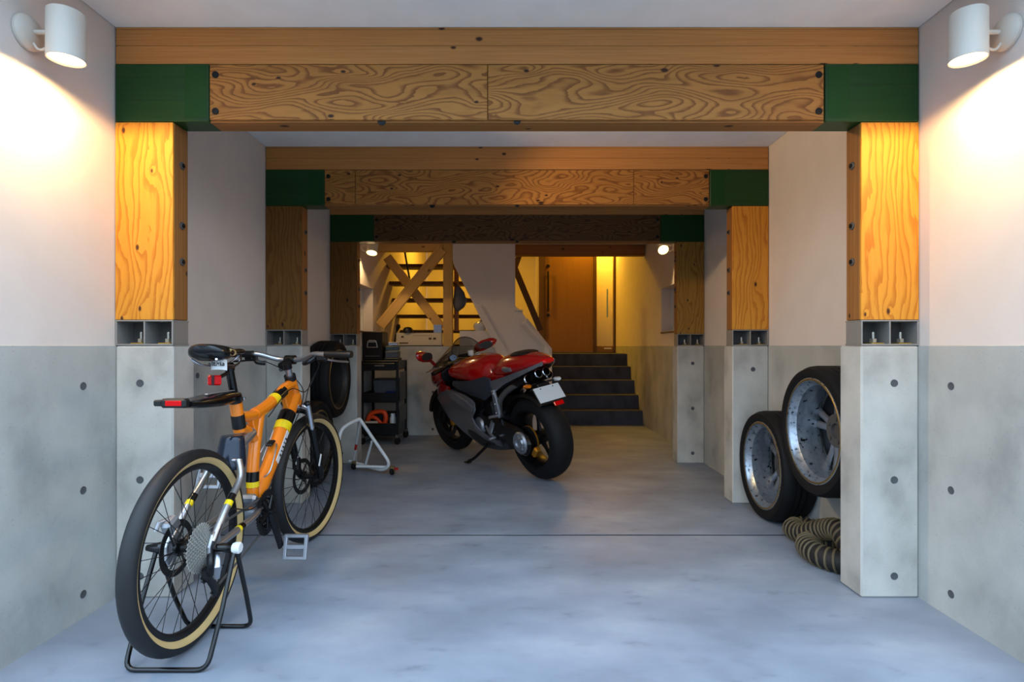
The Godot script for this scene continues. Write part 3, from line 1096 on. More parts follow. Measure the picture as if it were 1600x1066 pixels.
const SIDE := Transform3D(Vector3(0, 0, -1), Vector3(0, 1, 0), Vector3(1, 0, 0), Vector3.ZERO)   # (u, v, w) drawn in a plane -> local axes


func mirror_w(pts: Array) -> Array:
	return pts.map(func(p): return Vector3(p.x, p.y, -p.z))


func oval(u: float, top: float, bot: float, hw: float, e := 2.6, k := 28, pinch := 0.0) -> PackedVector3Array:
	var r := PackedVector3Array()
	for j in k:
		var a := TAU * j / k
		var c := cos(a)
		var s := sin(a)
		var y := signf(s) * pow(absf(s), 2.0 / e)
		var x := signf(c) * pow(absf(c), 2.0 / e)
		r.append(P(u, (top + bot) * 0.5 + (top - bot) * 0.5 * y, hw * x * (1.0 - pinch * maxf(0.0, y))))
	return r


func smooth_rows(rows: Array, steps := 4) -> Array:   # rows of numbers joined by a Catmull-Rom curve
	var out := []
	for i in rows.size() - 1:
		for s in steps:
			var f := float(s) / steps
			var row := []
			for k in rows[0].size():
				row.append(cubic_interpolate(rows[i][k], rows[i + 1][k], rows[maxi(i - 1, 0)][k], rows[mini(i + 2, rows.size() - 1)][k], f))
			out.append(row)
	out.append(rows[rows.size() - 1])
	return out


func body(rows: Array, e := 2.6, pinch := 0.0) -> MB:
	var mb := MB.new()
	var rings := []
	for r in smooth_rows(rows):
		rings.append(oval(r[0], r[1], r[2], r[3], e, 28, pinch))
	mb.loft(rings)
	return mb


func sheets(left: Array, thick: float, bulge: float, step := 0.04) -> Array:   # a panel and its mirror image, bulging outwards
	var a := MB.new()
	a.sheet(left, -thick, -bulge, SIDE, step)
	var b := MB.new()
	b.sheet(mirror_w(left), thick, bulge, SIDE, step)
	return [a, b]


func moto_wheel(called: String, at: Transform3D, R: float, hw: float, rim_r: float, parent: Node, spokes: int, metal: Material) -> MeshInstance3D:
	var rim := MB.new()
	var rw := hw * 0.86
	rim.lathe([Vector2(rim_r + 0.012, -rw), Vector2(rim_r + 0.012, -rw + 0.012), Vector2(rim_r - 0.008, -rw * 0.6), Vector2(rim_r - 0.012, 0), Vector2(rim_r - 0.008, rw * 0.6), Vector2(rim_r + 0.012, rw - 0.012), Vector2(rim_r + 0.012, rw), Vector2(rim_r - 0.006, rw), Vector2(rim_r - 0.028, rw * 0.55), Vector2(rim_r - 0.03, 0), Vector2(rim_r - 0.028, -rw * 0.55), Vector2(rim_r - 0.006, -rw)], 48, at * Transform3D(Basis(Vector3.FORWARD, PI / 2.0), Vector3.ZERO), true)
	var w := part(called, rim, metal, parent)
	var ty := MB.new()
	var prof := []
	for k in 17:
		var a := PI * (k / 16.0 - 0.5)
		prof.append(Vector2(rim_r + 0.01 + (R - rim_r - 0.01) * pow(cos(a), 0.62), hw * sin(a)))
	prof.append(Vector2(rim_r + 0.004, hw * 0.8))
	prof.append(Vector2(rim_r + 0.004, -hw * 0.8))
	ty.lathe(prof, 56, at * Transform3D(Basis(Vector3.FORWARD, PI / 2.0), Vector3.ZERO), true)
	part("tire", ty, mat.rubber, w)
	var hb := MB.new()
	hb.lathe([Vector2(0, -0.05), Vector2(0.05, -0.05), Vector2(0.055, -0.03), Vector2(0.055, 0.03), Vector2(0.05, 0.05), Vector2(0, 0.05)], 24, at * Transform3D(Basis(Vector3.FORWARD, PI / 2.0), Vector3.ZERO))
	part("hub", hb, metal, w)
	for k in spokes:
		var a := TAU * k / spokes + 0.3
		var d := Vector3(0, sin(a), cos(a))
		var sp := MB.new()
		sp.tube([at * (d * 0.05), at * (d * 0.1), at * (d * (rim_r - 0.02))], [0.024, 0.016, 0.02], 8, false, true, Vector2(1.0, 0.7))
		part("spoke", sp, metal, w)
	return w


func build_motorcycle():
	var t := thing("motorcycle", "Red and silver sport motorcycle on its side stand in the middle of the garage", "motorcycle", Vector3(0.22, 0, -4.25), deg_to_rad(34.0))
	t.rotation.z = deg_to_rad(10.0)
	var rot := Basis(Vector3.UP, deg_to_rad(34.0)) * Basis(Vector3.BACK, deg_to_rad(10.0))
	t.basis = rot
	t.position += Vector3(0, 0.010, 0)
	# wheels
	var rear := moto_wheel("rear_wheel", Transform3D(Basis(), P(0, 0.318, 0.0)), 0.318, 0.095, 0.216, t, 5, mat.black_metal)
	var steer := Basis(Vector3.UP, deg_to_rad(6.0))
	var front := moto_wheel("front_wheel", Transform3D(steer, P(1.41, 0.300, 0.0)), 0.300, 0.060, 0.216, t, 5, mat.black_metal)
	for s in [-1.0, 1.0]:
		var rot_d := MB.new()
		rot_d.lathe([Vector2(0.11, -0.0025), Vector2(0.155, -0.0025), Vector2(0.155, 0.0025), Vector2(0.11, 0.0025)], 36, Transform3D(steer, P(1.41, 0.30, 0)) * Transform3D(Basis(Vector3.FORWARD, PI / 2.0), Vector3(s * 0.07, 0, 0)), true)
		part("brake_disc", rot_d, mat.disc, front)
		var cal := MB.new()
		cal.box(Transform3D(steer, P(1.41, 0.30, 0)) * Vector3(s * 0.085, 0.02, 0.135), Vector3(0.05, 0.10, 0.055), 0.012, steer)
		part("brake_caliper", cal, mat.gold, front)
	# single-sided swinging arm with hub carrier, on the left
	var sa := MB.new()
	sa.prism(PackedVector2Array([Vector2(0.52, 0.50), Vector2(0.36, 0.485), Vector2(0.2, 0.45), Vector2(0.08, 0.435), Vector2(0.0, 0.42), Vector2(-0.08, 0.375), Vector2(-0.108, 0.318), Vector2(-0.085, 0.255), Vector2(-0.03, 0.215), Vector2(0.05, 0.215), Vector2(0.14, 0.262), Vector2(0.3, 0.318), Vector2(0.52, 0.34)]), -0.185, -0.11, SIDE, 0.022)
	var arm := part("swing_arm", sa, mat.black_gloss, t)
	var hubm := MB.new()
	hubm.lathe([Vector2(0, -0.03), Vector2(0.080, -0.03), Vector2(0.083, 0.0), Vector2(0.074, 0.014), Vector2(0.058, 0.006), Vector2(0.050, 0.022), Vector2(0.032, 0.026), Vector2(0.026, 0.010), Vector2(0, 0.008)], 32, along(Vector3.LEFT, P(0, 0.318, -0.185)))
	for k in 8:
		var a := TAU * k / 8.0
		hubm.lathe([Vector2(0, 0), Vector2(0.007, 0), Vector2(0.007, 0.014), Vector2(0, 0.016)], 8, along(Vector3.LEFT, P(cos(a) * 0.057, 0.318 + sin(a) * 0.057, -0.194)))
	part("hub_carrier", hubm, mat.alu_matt, arm)
	var disc := MB.new()
	disc.lathe([Vector2(0.07, -0.0025), Vector2(0.105, -0.0025), Vector2(0.105, 0.0025), Vector2(0.07, 0.0025)], 36, along(Vector3.RIGHT, P(0, 0.318, -0.108)), true)
	part("brake_disc", disc, mat.disc, rear)
	var rc := MB.new()
	rc.box(P(-0.115, 0.255, -0.135), Vector3(0.05, 0.045, 0.085), 0.012, Basis(Vector3.RIGHT, deg_to_rad(-50.0)))
	part("brake_caliper", rc, mat.gold, rear)
	var ch := MB.new()
	ch.lathe([Vector2(0.098, -0.006), Vector2(0.108, -0.006), Vector2(0.108, 0.006), Vector2(0.098, 0.006)], 36, along(Vector3.RIGHT, P(0, 0.318, -0.10)), true)
	part("sprocket", ch, mat.gold, rear)
	var hug := MB.new()
	var hr := []
	for k in 10:
		var a := lerpf(0.5, 2.2, k / 9.0)
		var ring := PackedVector3Array()
		for q in [[-0.105, 0.0], [-0.09, 0.02], [0.09, 0.02], [0.105, 0.0], [0.09, 0.012], [-0.09, 0.012]]:
			ring.append(P(cos(a) * (0.325 + q[1]), 0.318 + sin(a) * (0.325 + q[1]), q[0]))
		hr.append(ring)
	hug.loft(hr)
	part("hugger", hug, mat.black, t)
	# engine, frame trellis, radiator
	part("engine", body([[0.34, 0.50, 0.28, 0.10], [0.42, 0.56, 0.22, 0.15], [0.6, 0.60, 0.17, 0.165], [0.85, 0.62, 0.19, 0.16], [0.98, 0.56, 0.30, 0.12]], 3.4), mat.dark_grey, t)
	var cov := MB.new()
	cov.lathe([Vector2(0, -0.02), Vector2(0.075, -0.02), Vector2(0.078, 0.0), Vector2(0.065, 0.02), Vector2(0.02, 0.026), Vector2(0, 0.024)], 28, along(Vector3.LEFT, P(0.60, 0.37, -0.165)))
	part("engine_cover", cov, mat.alu_matt, t)
	var tr := MB.new()
	for s in [-1.0, 1.0]:
		for seg in [[[1.06, 0.80, 0.08], [0.80, 0.66, 0.17], [0.50, 0.56, 0.16]], [[1.02, 0.70, 0.08], [0.80, 0.56, 0.17]], [[0.80, 0.66, 0.17], [0.66, 0.46, 0.17]], [[0.66, 0.46, 0.17], [0.50, 0.56, 0.16]], [[0.50, 0.62, 0.15], [0.05, 0.78, 0.09]], [[0.44, 0.50, 0.15], [0.10, 0.72, 0.09]]]:
			var q := []
			for x in seg:
				q.append(P(x[0], x[1], s * x[2]))
			tr.tube(q, 0.016, 8)
	part("frame", tr, mat.black_metal, t)
	var pv := MB.new()
	pv.prism(PackedVector2Array([Vector2(0.36, 0.60), Vector2(0.50, 0.62), Vector2(0.52, 0.36), Vector2(0.42, 0.27), Vector2(0.33, 0.33)]), -0.165, 0.165, SIDE, 0.02)
	part("pivot_plate", pv, mat.black_metal, t)
	part("radiator", boxed_mb(P(1.03, 0.50, 0), Vector3(0.34, 0.30, 0.04), 0.01, Basis(Vector3.RIGHT, deg_to_rad(-12.0))), mat.dark_grey, t)
	# fuel tank, seat, tail
	part("fuel_tank", body([[1.13, 0.80, 0.755, 0.085], [1.09, 0.845, 0.74, 0.135], [1.0, 0.885, 0.725, 0.175], [0.86, 0.915, 0.71, 0.19], [0.72, 0.938, 0.70, 0.192], [0.6, 0.945, 0.68, 0.182], [0.5, 0.938, 0.67, 0.15], [0.44, 0.90, 0.67, 0.115], [0.405, 0.83, 0.68, 0.10]], 2.7, 0.22), mat.red, t)
	var fc := MB.new()
	fc.lathe([Vector2(0, 0), Vector2(0.045, 0), Vector2(0.045, 0.006), Vector2(0.035, 0.011), Vector2(0, 0.011)], 24, along(Vector3(0, 1, -0.12), P(0.74, 0.932, 0)))
	part("filler_cap", fc, mat.alu_matt, t)
	part("seat_base", body([[0.47, 0.80, 0.70, 0.11], [0.40, 0.825, 0.70, 0.115], [0.3, 0.845, 0.73, 0.12], [0.2, 0.86, 0.76, 0.12]], 2.8), mat.red, t)
	part("seat_pad", body([[0.43, 0.832, 0.80, 0.075], [0.38, 0.848, 0.81, 0.10], [0.27, 0.862, 0.82, 0.11], [0.20, 0.885, 0.83, 0.10], [0.17, 0.92, 0.84, 0.085]], 3.0), mat.black, t)
	var tail := part("tail_fairing", body([[0.365, 0.865, 0.765, 0.11], [0.30, 0.915, 0.765, 0.13], [0.2, 0.952, 0.775, 0.14], [0.08, 0.965, 0.795, 0.138], [-0.04, 0.962, 0.828, 0.122], [-0.13, 0.950, 0.853, 0.098], [-0.20, 0.932, 0.872, 0.07], [-0.235, 0.915, 0.884, 0.05]], 2.7, 0.25), mat.red, t)
	part("pillion_pad", body([[0.16, 0.953, 0.93, 0.06], [0.10, 0.972, 0.93, 0.09], [0.0, 0.972, 0.94, 0.085], [-0.05, 0.965, 0.94, 0.06]], 3.0), mat.black, tail)
	part("tail_lamp", body([[-0.205, 0.924, 0.882, 0.056], [-0.232, 0.918, 0.884, 0.053], [-0.248, 0.908, 0.890, 0.036]], 3.0), mat.red_lens, tail)
	for s in [-1.0, 1.0]:
		var pod := body([[0.17, 0.868, 0.838, 0.012], [0.13, 0.875, 0.83, 0.02], [0.06, 0.868, 0.838, 0.014]], 2.2)
		var po := part("air_scoop", pod, mat.silver, tail)
		po.position.x = s * 0.134
	var tp := sheets([Vector3(0.50, 0.70, -0.135), Vector3(0.40, 0.745, -0.15), Vector3(0.25, 0.775, -0.15), Vector3(0.05, 0.822, -0.142), Vector3(-0.13, 0.868, -0.105), Vector3(-0.235, 0.905, -0.058), Vector3(-0.228, 0.880, -0.058), Vector3(-0.12, 0.838, -0.11), Vector3(-0.02, 0.80, -0.14), Vector3(0.16, 0.74, -0.15), Vector3(0.30, 0.675, -0.15), Vector3(0.42, 0.645, -0.145), Vector3(0.48, 0.66, -0.135)], 0.012, 0.012)
	for q in tp:
		part("side_panel", q, mat.silver, t)
	var und := body([[0.25, 0.78, 0.70, 0.10], [0.14, 0.80, 0.72, 0.105], [0.06, 0.82, 0.735, 0.10], [0.02, 0.83, 0.76, 0.08]], 3.0)
	part("undertray", und, mat.black, t)
	# four tail pipes, in pairs under the tail
	for q in [[-0.088, 0.778, -0.075], [-0.028, 0.812, -0.13], [0.042, 0.812, -0.13], [0.102, 0.778, -0.075]]:
		var pipe := MB.new()
		var d := Vector3(0, 0.27, 0.963).normalized()
		pipe.lathe([Vector2(0.026, -0.38), Vector2(0.031, -0.25), Vector2(0.031, -0.02), Vector2(0.0325, 0.0), Vector2(0.030, 0.002), Vector2(0.026, -0.004), Vector2(0.025, -0.12), Vector2(0, -0.125), Vector2(0, -0.38)], 22, along(d, P(q[2], q[1], q[0])))
		var pp := part("tail_pipe", pipe, mat.black_metal, t)
		var lip := MB.new()
		lip.lathe([Vector2(0.025, -0.004), Vector2(0.0285, 0.006), Vector2(0.0335, 0.003), Vector2(0.0335, -0.008)], 22, along(d, P(q[2], q[1], q[0])), true)
		part("pipe_lip", lip, mat.chrome, pp)
	var hd := MB.new()
	hd.tube(curve([P(0.05, 0.735, -0.09), P(0.16, 0.69, -0.12), P(0.27, 0.60, -0.14), P(0.33, 0.46, -0.12), P(0.40, 0.30, -0.06)], 6), 0.022, 10)
	hd.tube(curve([P(0.05, 0.735, 0.09), P(0.16, 0.69, 0.12), P(0.27, 0.60, 0.14), P(0.33, 0.46, 0.12), P(0.40, 0.30, 0.06)], 6), 0.022, 10)
	part("exhaust", hd, mat.steel_in, t)
	# number plate, its bracket and lamps
	var br := MB.new()
	br.prism(PackedVector2Array([Vector2(0.10, 0.75), Vector2(-0.02, 0.745), Vector2(-0.13, 0.735), Vector2(-0.222, 0.61), Vector2(-0.218, 0.595), Vector2(-0.195, 0.60), Vector2(-0.11, 0.70), Vector2(0.0, 0.70), Vector2(0.09, 0.72)]), -0.055, 0.055, SIDE, 0.006)
	part("plate_bracket", br, mat.black, t)
	var pbs := Basis(Vector3.RIGHT, deg_to_rad(-36.0))
	var pbt := Transform3D(pbs, P(-0.190, 0.665, 0.0))
	part("plate_holder", boxed_mb(pbt * Vector3(0, -0.008, -0.004), Vector3(0.236, 0.140, 0.008), 0.003, pbs), mat.black, t)
	var plate := part("number_plate", boxed_mb(pbt * Vector3(0, 0, 0.002), Vector3(0.228, 0.122, 0.003), 0.001, pbs), mat.plate, t, "blank pale number plate")
	for x in [-0.055, 0.055]:
		part("plate_screw", dot(0.005, 0.003, pbs * Vector3.BACK, pbt * Vector3(x, 0.045, 0.003), 10), mat.black_bolt, plate)
	part("reflector", boxed_mb(P(-0.240, 0.590, 0.035), Vector3(0.085, 0.034, 0.012), 0.004, pbs), mat.red_lens, t, "red reflector under the plate")
	for s in [-1.0, 1.0]:
		var sg := MB.new()
		sg.tube([P(-0.10, 0.735, s * 0.04), P(-0.115, 0.735, s * 0.115)], 0.008, 8)
		var st := part("signal_stalk", sg, mat.black, t)
		var sl := MB.new()
		sl.tube([P(-0.09, 0.735, s * 0.135), P(-0.105, 0.735, s * 0.135), P(-0.14, 0.738, s * 0.135), P(-0.155, 0.738, s * 0.135)], [0.012, 0.021, 0.021, 0.012], 12, false, true, Vector2(1.25, 0.75))
		part("turn_signal", sl, mat.white if s > 0 else mat.amber, st)
	# side fairings
	var fa := [Vector3(1.368, 0.543, -0.15), Vector3(1.19, 0.625, -0.185), Vector3(0.96, 0.661, -0.21), Vector3(0.80, 0.655, -0.235), Vector3(0.653, 0.641, -0.245), Vector3(0.53, 0.61, -0.25), Vector3(0.497, 0.585, -0.25), Vector3(0.50, 0.532, -0.25), Vector3(0.584, 0.458, -0.24), Vector3(0.58, 0.40, -0.225), Vector3(0.545, 0.34, -0.20), Vector3(0.494, 0.297, -0.17), Vector3(0.40, 0.262, -0.13), Vector3(0.42, 0.20, -0.09), Vector3(0.60, 0.155, -0.06), Vector3(0.811, 0.168, -0.09), Vector3(0.938, 0.27, -0.15), Vector3(1.111, 0.39, -0.19), Vector3(1.219, 0.47, -0.18)]
	for q in sheets(fa, 0.014, 0.022):
		part("side_fairing", q, mat.silver, t)
	var rib := sheets([Vector3(1.0, 0.655, -0.222), Vector3(0.80, 0.642, -0.25), Vector3(0.60, 0.60, -0.268), Vector3(0.505, 0.555, -0.268), Vector3(0.53, 0.52, -0.262), Vector3(0.66, 0.545, -0.27), Vector3(0.85, 0.60, -0.262)], 0.03, 0.012)
	for q in rib:
		part("fairing_rib", q, mat.silver, t)
	var nose_red := sheets([Vector3(1.43, 0.66, -0.10), Vector3(1.2, 0.70, -0.18), Vector3(0.99, 0.685, -0.205), Vector3(0.963, 0.653, -0.205), Vector3(1.18, 0.622, -0.19), Vector3(1.36, 0.548, -0.145), Vector3(1.44, 0.60, -0.09)], 0.012, 0.012)
	for q in nose_red:
		part("lower_cowl", q, mat.red, t)
	var up := sheets([Vector3(0.90, 0.735, -0.20), Vector3(0.75, 0.742, -0.205), Vector3(0.596, 0.755, -0.198), Vector3(0.42, 0.79, -0.165), Vector3(0.36, 0.775, -0.155), Vector3(0.345, 0.70, -0.16), Vector3(0.36, 0.645, -0.165), Vector3(0.443, 0.596, -0.175), Vector3(0.60, 0.63, -0.195), Vector3(0.786, 0.672, -0.21), Vector3(0.90, 0.70, -0.21)], 0.014, 0.018)
	for q in up:
		part("knee_panel", q, mat.silver_dark, t)
	part("belly_pan", body([[0.36, 0.24, 0.17, 0.07], [0.5, 0.25, 0.145, 0.10], [0.75, 0.27, 0.14, 0.11], [0.95, 0.32, 0.20, 0.10]], 3.0), mat.silver_dark, t)
	# nose, cockpit, screen
	part("nose_cowl", body([[1.10, 0.86, 0.70, 0.215], [1.22, 0.87, 0.66, 0.215], [1.36, 0.85, 0.62, 0.18], [1.48, 0.80, 0.61, 0.13], [1.57, 0.74, 0.64, 0.07], [1.60, 0.71, 0.67, 0.03]], 2.5), mat.red, t)
	part("cockpit", body([[1.085, 0.835, 0.70, 0.198], [1.11, 0.865, 0.69, 0.205], [1.2, 0.885, 0.72, 0.19], [1.34, 0.872, 0.76, 0.14]], 2.6), mat.black, t)
	var dash := MB.new()
	dash.lathe([Vector2(0, -0.03), Vector2(0.042, -0.03), Vector2(0.045, 0.0), Vector2(0.040, 0.006), Vector2(0.036, 0.003), Vector2(0, 0.003)], 28, along(Vector3(0, 0.62, 0.78), P(1.10, 0.905, -0.055)))
	var dm := part("tachometer", dash, mat.black, t)
	part("dial_face", dot(0.036, 0.004, Vector3(0, 0.62, 0.78), P(1.098, 0.907, -0.055), 24), mat.dial, dm)
	part("pointer", boxed_mb(P(1.0935, 0.911, -0.047), Vector3(0.026, 0.003, 0.002), 0.0005, Basis(Vector3.RIGHT, deg_to_rad(-38.0))), mat.black, dm)
	part("display", boxed_mb(P(1.10, 0.90, 0.05), Vector3(0.10, 0.06, 0.02), 0.006, Basis(Vector3.RIGHT, deg_to_rad(-38.0))), mat.black, t)
	var scr := []
	for i in 11:
		var f := i / 10.0
		var row := PackedVector3Array()
		for j in 15:
			var g := lerpf(-1.0, 1.0, j / 14.0)
			var a := g * 1.35
			row.append(P(lerpf(1.44, 0.98, f) - 0.14 * (1.0 - cos(a)) * lerpf(1.0, 0.55, f), lerpf(0.84, 1.085, pow(f, 0.85)) - (1.0 - cos(a)) * lerpf(0.03, 0.16, f), lerpf(0.175, 0.155, f) * sin(a)))
		scr.append(row)
	var sc := MB.new()
	sc.loft(scr, false, false)
	part("windscreen", sc, mat.smoke, t)
	var edge := MB.new()
	edge.tube(Array(scr[10]), 0.004, 8)
	var le := []
	var re := []
	for r in scr:
		le.append(r[0])
		re.append(r[14])
	edge.tube(le, 0.004, 8)
	edge.tube(re, 0.004, 8)
	part("screen_trim", edge, mat.black, t)
	# bars, forks, mirrors
	for s in [-1.0, 1.0]:
		var fk := MB.new()
		fk.tube([P(1.09, 0.87, s * 0.10), P(1.22, 0.62, s * 0.10), P(1.24, 0.58, s * 0.10)], [0.025, 0.025, 0.027], 14)
		fk.tube([P(1.24, 0.58, s * 0.10), P(1.395, 0.31, s * 0.095)], 0.030, 14)
		part("fork_leg", fk, mat.black_metal, t)
		var cb := MB.new()
		cb.tube([P(1.12, 0.845, s * 0.10), P(1.06, 0.835, s * 0.20)], 0.011, 10)
		cb.tube([P(1.06, 0.835, s * 0.20), P(0.99, 0.82, s * 0.33)], 0.018, 12)
		var bar := part("handlebar", cb, mat.black, t)
		var lv := MB.new()
		lv.tube(curve([P(1.10, 0.845, s * 0.18), P(1.12, 0.845, s * 0.26), P(1.06, 0.835, s * 0.35)], 5), 0.007, 8, false, true, Vector2(1.4, 0.8))
		part("brake_lever", lv, mat.alu, bar)
		var mr := MB.new()
		mr.tube(curve([P(1.26, 0.86, s * 0.17), P(1.22, 0.92, s * 0.23), P(1.17, 0.955, s * 0.285)], 6), [0.012, 0.012, 0.012, 0.012, 0.012, 0.011, 0.011, 0.011, 0.011, 0.011, 0.011, 0.011, 0.012], 10, false, true, Vector2(1.8, 0.7))
		var stalk := part("mirror_stalk", mr, mat.red, t)
		var rows := []
		var c := P(1.14, 0.965, s * 0.315)
		for r in [[-0.095, 0.014, 0.008], [-0.078, 0.038, 0.024], [-0.03, 0.050, 0.036], [0.04, 0.046, 0.034], [0.078, 0.030, 0.022], [0.098, 0.010, 0.008]]:
			var ring := PackedVector3Array()
			for j in 20:
				var a := TAU * j / 20.0
				ring.append(c + Vector3(r[0], sin(a) * r[1] + s * r[0] * 0.25, cos(a) * r[2] + s * r[0] * 0.5))
			rows.append(ring)
		var mh := MB.new()
		mh.loft(rows)
		part("mirror_housing", mh, mat.red, stalk)
		var mg := MB.new()
		mg.lathe([Vector2(0, 0), Vector2(0.042, 0), Vector2(0.042, 0.004), Vector2(0, 0.005)], 24, along(Vector3(-s * 0.35, 0, 1.0), c + Vector3(-s * 0.012, 0, 0.033)).scaled_local(Vector3(0.82, 1, 1.5)))
		part("mirror_glass", mg, mat.dark_grey, stalk)
	var yoke := MB.new()
	yoke.box(P(1.10, 0.862, 0), Vector3(0.26, 0.028, 0.075), 0.008, Basis(Vector3.RIGHT, deg_to_rad(-25.0)))
	part("fork_yoke", yoke, mat.lever, t)
	var tube1 := MB.new()
	tube1.tube(curve([P(1.02, 0.86, -0.10), P(1.05, 0.90, -0.04), P(1.08, 0.89, 0.04), P(1.02, 0.88, 0.12)], 5), 0.007, 8)
	part("hose", tube1, mat.lever, t)
	var res := MB.new()
	res.lathe([Vector2(0, 0), Vector2(0.026, 0), Vector2(0.028, 0.03), Vector2(0.026, 0.045), Vector2(0, 0.047)], 20, Transform3D(Basis(), P(1.05, 0.905, 0.10)))
	part("fluid_reservoir", res, mat.white, t)
	# front mudguard
	var mg2 := MB.new()
	var fr := []
	for k in 12:
		var a := lerpf(0.25, 2.35, k / 11.0)
		var ring := PackedVector3Array()
		for q in [[-0.078, -0.05], [-0.07, 0.0], [-0.04, 0.02], [0.04, 0.02], [0.07, 0.0], [0.078, -0.05], [0.072, -0.05], [0.064, -0.003], [0.036, 0.015], [-0.036, 0.015], [-0.064, -0.003], [-0.072, -0.05]]:
			ring.append(Transform3D(steer, P(1.41, 0.30, 0)) * Vector3(q[0], sin(a) * (0.312 + q[1]), -cos(a) * (0.312 + q[1])))
		fr.append(ring)
	mg2.loft(fr)
	part("front_mudguard", mg2, mat.black, t)
	# rider's foot rests, stand
	for s in [-1.0, 1.0]:
		var fp := MB.new()
		fp.prism(PackedVector2Array([Vector2(0.335, 0.685), Vector2(0.30, 0.69), Vector2(0.275, 0.62), Vector2(0.258, 0.50), Vector2(0.27, 0.47), Vector2(0.30, 0.47), Vector2(0.315, 0.50), Vector2(0.325, 0.60)]), s * 0.160 - 0.012, s * 0.160 + 0.012, SIDE, 0.005)
		var plate2 := part("footrest_plate", fp, mat.alu_matt, t)
		var pg := MB.new()
		pg.tube([P(0.285, 0.49, s * 0.17), P(0.285, 0.495, s * 0.25)], 0.012, 10)
		part("foot_peg", pg, mat.alu, plate2)
		for y in [0.66, 0.58, 0.51]:
			part("bolt", dot(0.008, 0.006, Vector3(s, 0, 0), P(0.30, y, s * 0.172), 10), mat.chrome, plate2)
	var gl := MB.new()
	gl.tube(curve([P(0.46, 0.39, -0.185), P(0.40, 0.35, -0.20), P(0.335, 0.315, -0.20)], 5), 0.012, 8)
	gl.tube([P(0.335, 0.315, -0.19), P(0.335, 0.315, -0.25)], 0.010, 8)
	gl.tube([P(0.40, 0.35, -0.195), P(0.345, 0.44, -0.185)], 0.014, 8, false, true, Vector2(1.0, 1.6))
	part("gear_lever", gl, mat.alu, t)
	var ss := MB.new()
	ss.tube(curve([P(0.50, 0.26, -0.10), P(0.58, 0.19, -0.155), P(0.70, 0.095, -0.205), P(0.775, 0.058, -0.228)], 6), 0.013, 10)
	ss.box(P(0.79, 0.049, -0.232), Vector3(0.05, 0.010, 0.055), 0.004, Basis(Vector3.BACK, deg_to_rad(-10.0)))
	part("side_stand", ss, mat.black_metal, t)


func boxed_mb(c: Vector3, s: Vector3, bev := 0.003, b := Basis(), grain := 1) -> MB:
	var mb := MB.new()
	mb.box(c, s, bev, b, grain)
	return mb


# =============================================================== mountain bike
func cycle_wheel(called: String, xf: Transform3D, parent: Node, disc_side: float) -> MeshInstance3D:
	var ax := xf * Transform3D(Basis(Vector3.FORWARD, PI / 2.0), Vector3.ZERO)   # y of the lathe along the axle, to the right
	var rim := MB.new()
	rim.lathe([Vector2(0.281, -0.013), Vector2(0.281, -0.010), Vector2(0.274, -0.007), Vector2(0.274, 0.007), Vector2(0.281, 0.010), Vector2(0.281, 0.013), Vector2(0.266, 0.0135), Vector2(0.257, 0.008), Vector2(0.256, 0.0), Vector2(0.257, -0.008), Vector2(0.266, -0.0135)], 72, ax, true)
	var w := part(called, rim, mat.black_metal, parent)
	var tread := MB.new()
	var prof := []
	for k in 11:
		var a := lerpf(-1.62, 1.62, k / 10.0)
		prof.append(Vector2(0.299 + 0.0262 * cos(a), 0.0278 * sin(a)))
	prof.append(Vector2(0.298, 0.022))
	prof.append(Vector2(0.298, -0.022))
	tread.lathe(prof, 80, ax, true)
	var ty := part("tire", tread, mat.tread, w)
	for s in [-1.0, 1.0]:
		var sw := MB.new()
		sw.lathe([Vector2(0.278, s * 0.0125), Vector2(0.284, s * 0.0195), Vector2(0.291, s * 0.0240), Vector2(0.2985, s * 0.0262), Vector2(0.300, s * 0.0255), Vector2(0.297, s * 0.018), Vector2(0.28, s * 0.009)], 80, ax, true)
		part("sidewall", sw, mat.tan, ty, "tan tire sidewall")
	var hub := MB.new()
	hub.lathe([Vector2(0, -0.055), Vector2(0.012, -0.055), Vector2(0.012, -0.040), Vector2(0.028, -0.038), Vector2(0.028, -0.034), Vector2(0.014, -0.028), Vector2(0.013, 0.02), Vector2(0.028, 0.026), Vector2(0.028, 0.030), Vector2(0.014, 0.034), Vector2(0.012, 0.055), Vector2(0, 0.055)], 24, ax)
	part("hub", hub, mat.black_metal, w)
	for k in 32:
		var a := TAU * k / 32.0
		var s := -1.0 if k % 2 else 1.0
		var tw := 0.62 * (1.0 if (k / 2) % 2 else -1.0)
		var p0 := xf * Vector3(s * 0.031, sin(a + tw) * 0.026, cos(a + tw) * 0.026)
		var p1 := xf * Vector3(s * 0.003, sin(a) * 0.258, cos(a) * 0.258)
		var sp := MB.new()
		sp.tube([p0, p1], 0.00125, 5)
		part("spoke", sp, mat.black_metal, w)
	var rd := MB.new()
	rd.lathe([Vector2(0.070, -0.001), Vector2(0.092, -0.001), Vector2(0.092, 0.001), Vector2(0.070, 0.001)], 40, ax * Transform3D(Basis(), Vector3(0, disc_side * 0.046, 0)), true)
	for k in 6:
		var a := TAU * k / 6.0
		var c := ax * Transform3D(Basis(), Vector3(0, disc_side * 0.046, 0))
		rd.tube([c * Vector3(cos(a) * 0.02, 0, sin(a) * 0.02), c * Vector3(cos(a + 0.5) * 0.066, 0, sin(a + 0.5) * 0.074)], 0.0045, 6, false, true, Vector2(1, 0.5))
	part("brake_disc", rd, mat.disc, w)
	return w


func ring_band(called: String, a: Vector3, b: Vector3, r0: float, r1: float, m: Material, parent: Node):
	var mb := MB.new()
	mb.tube([a, b], [r0, r1], 20)
	part(called, mb, m, parent)


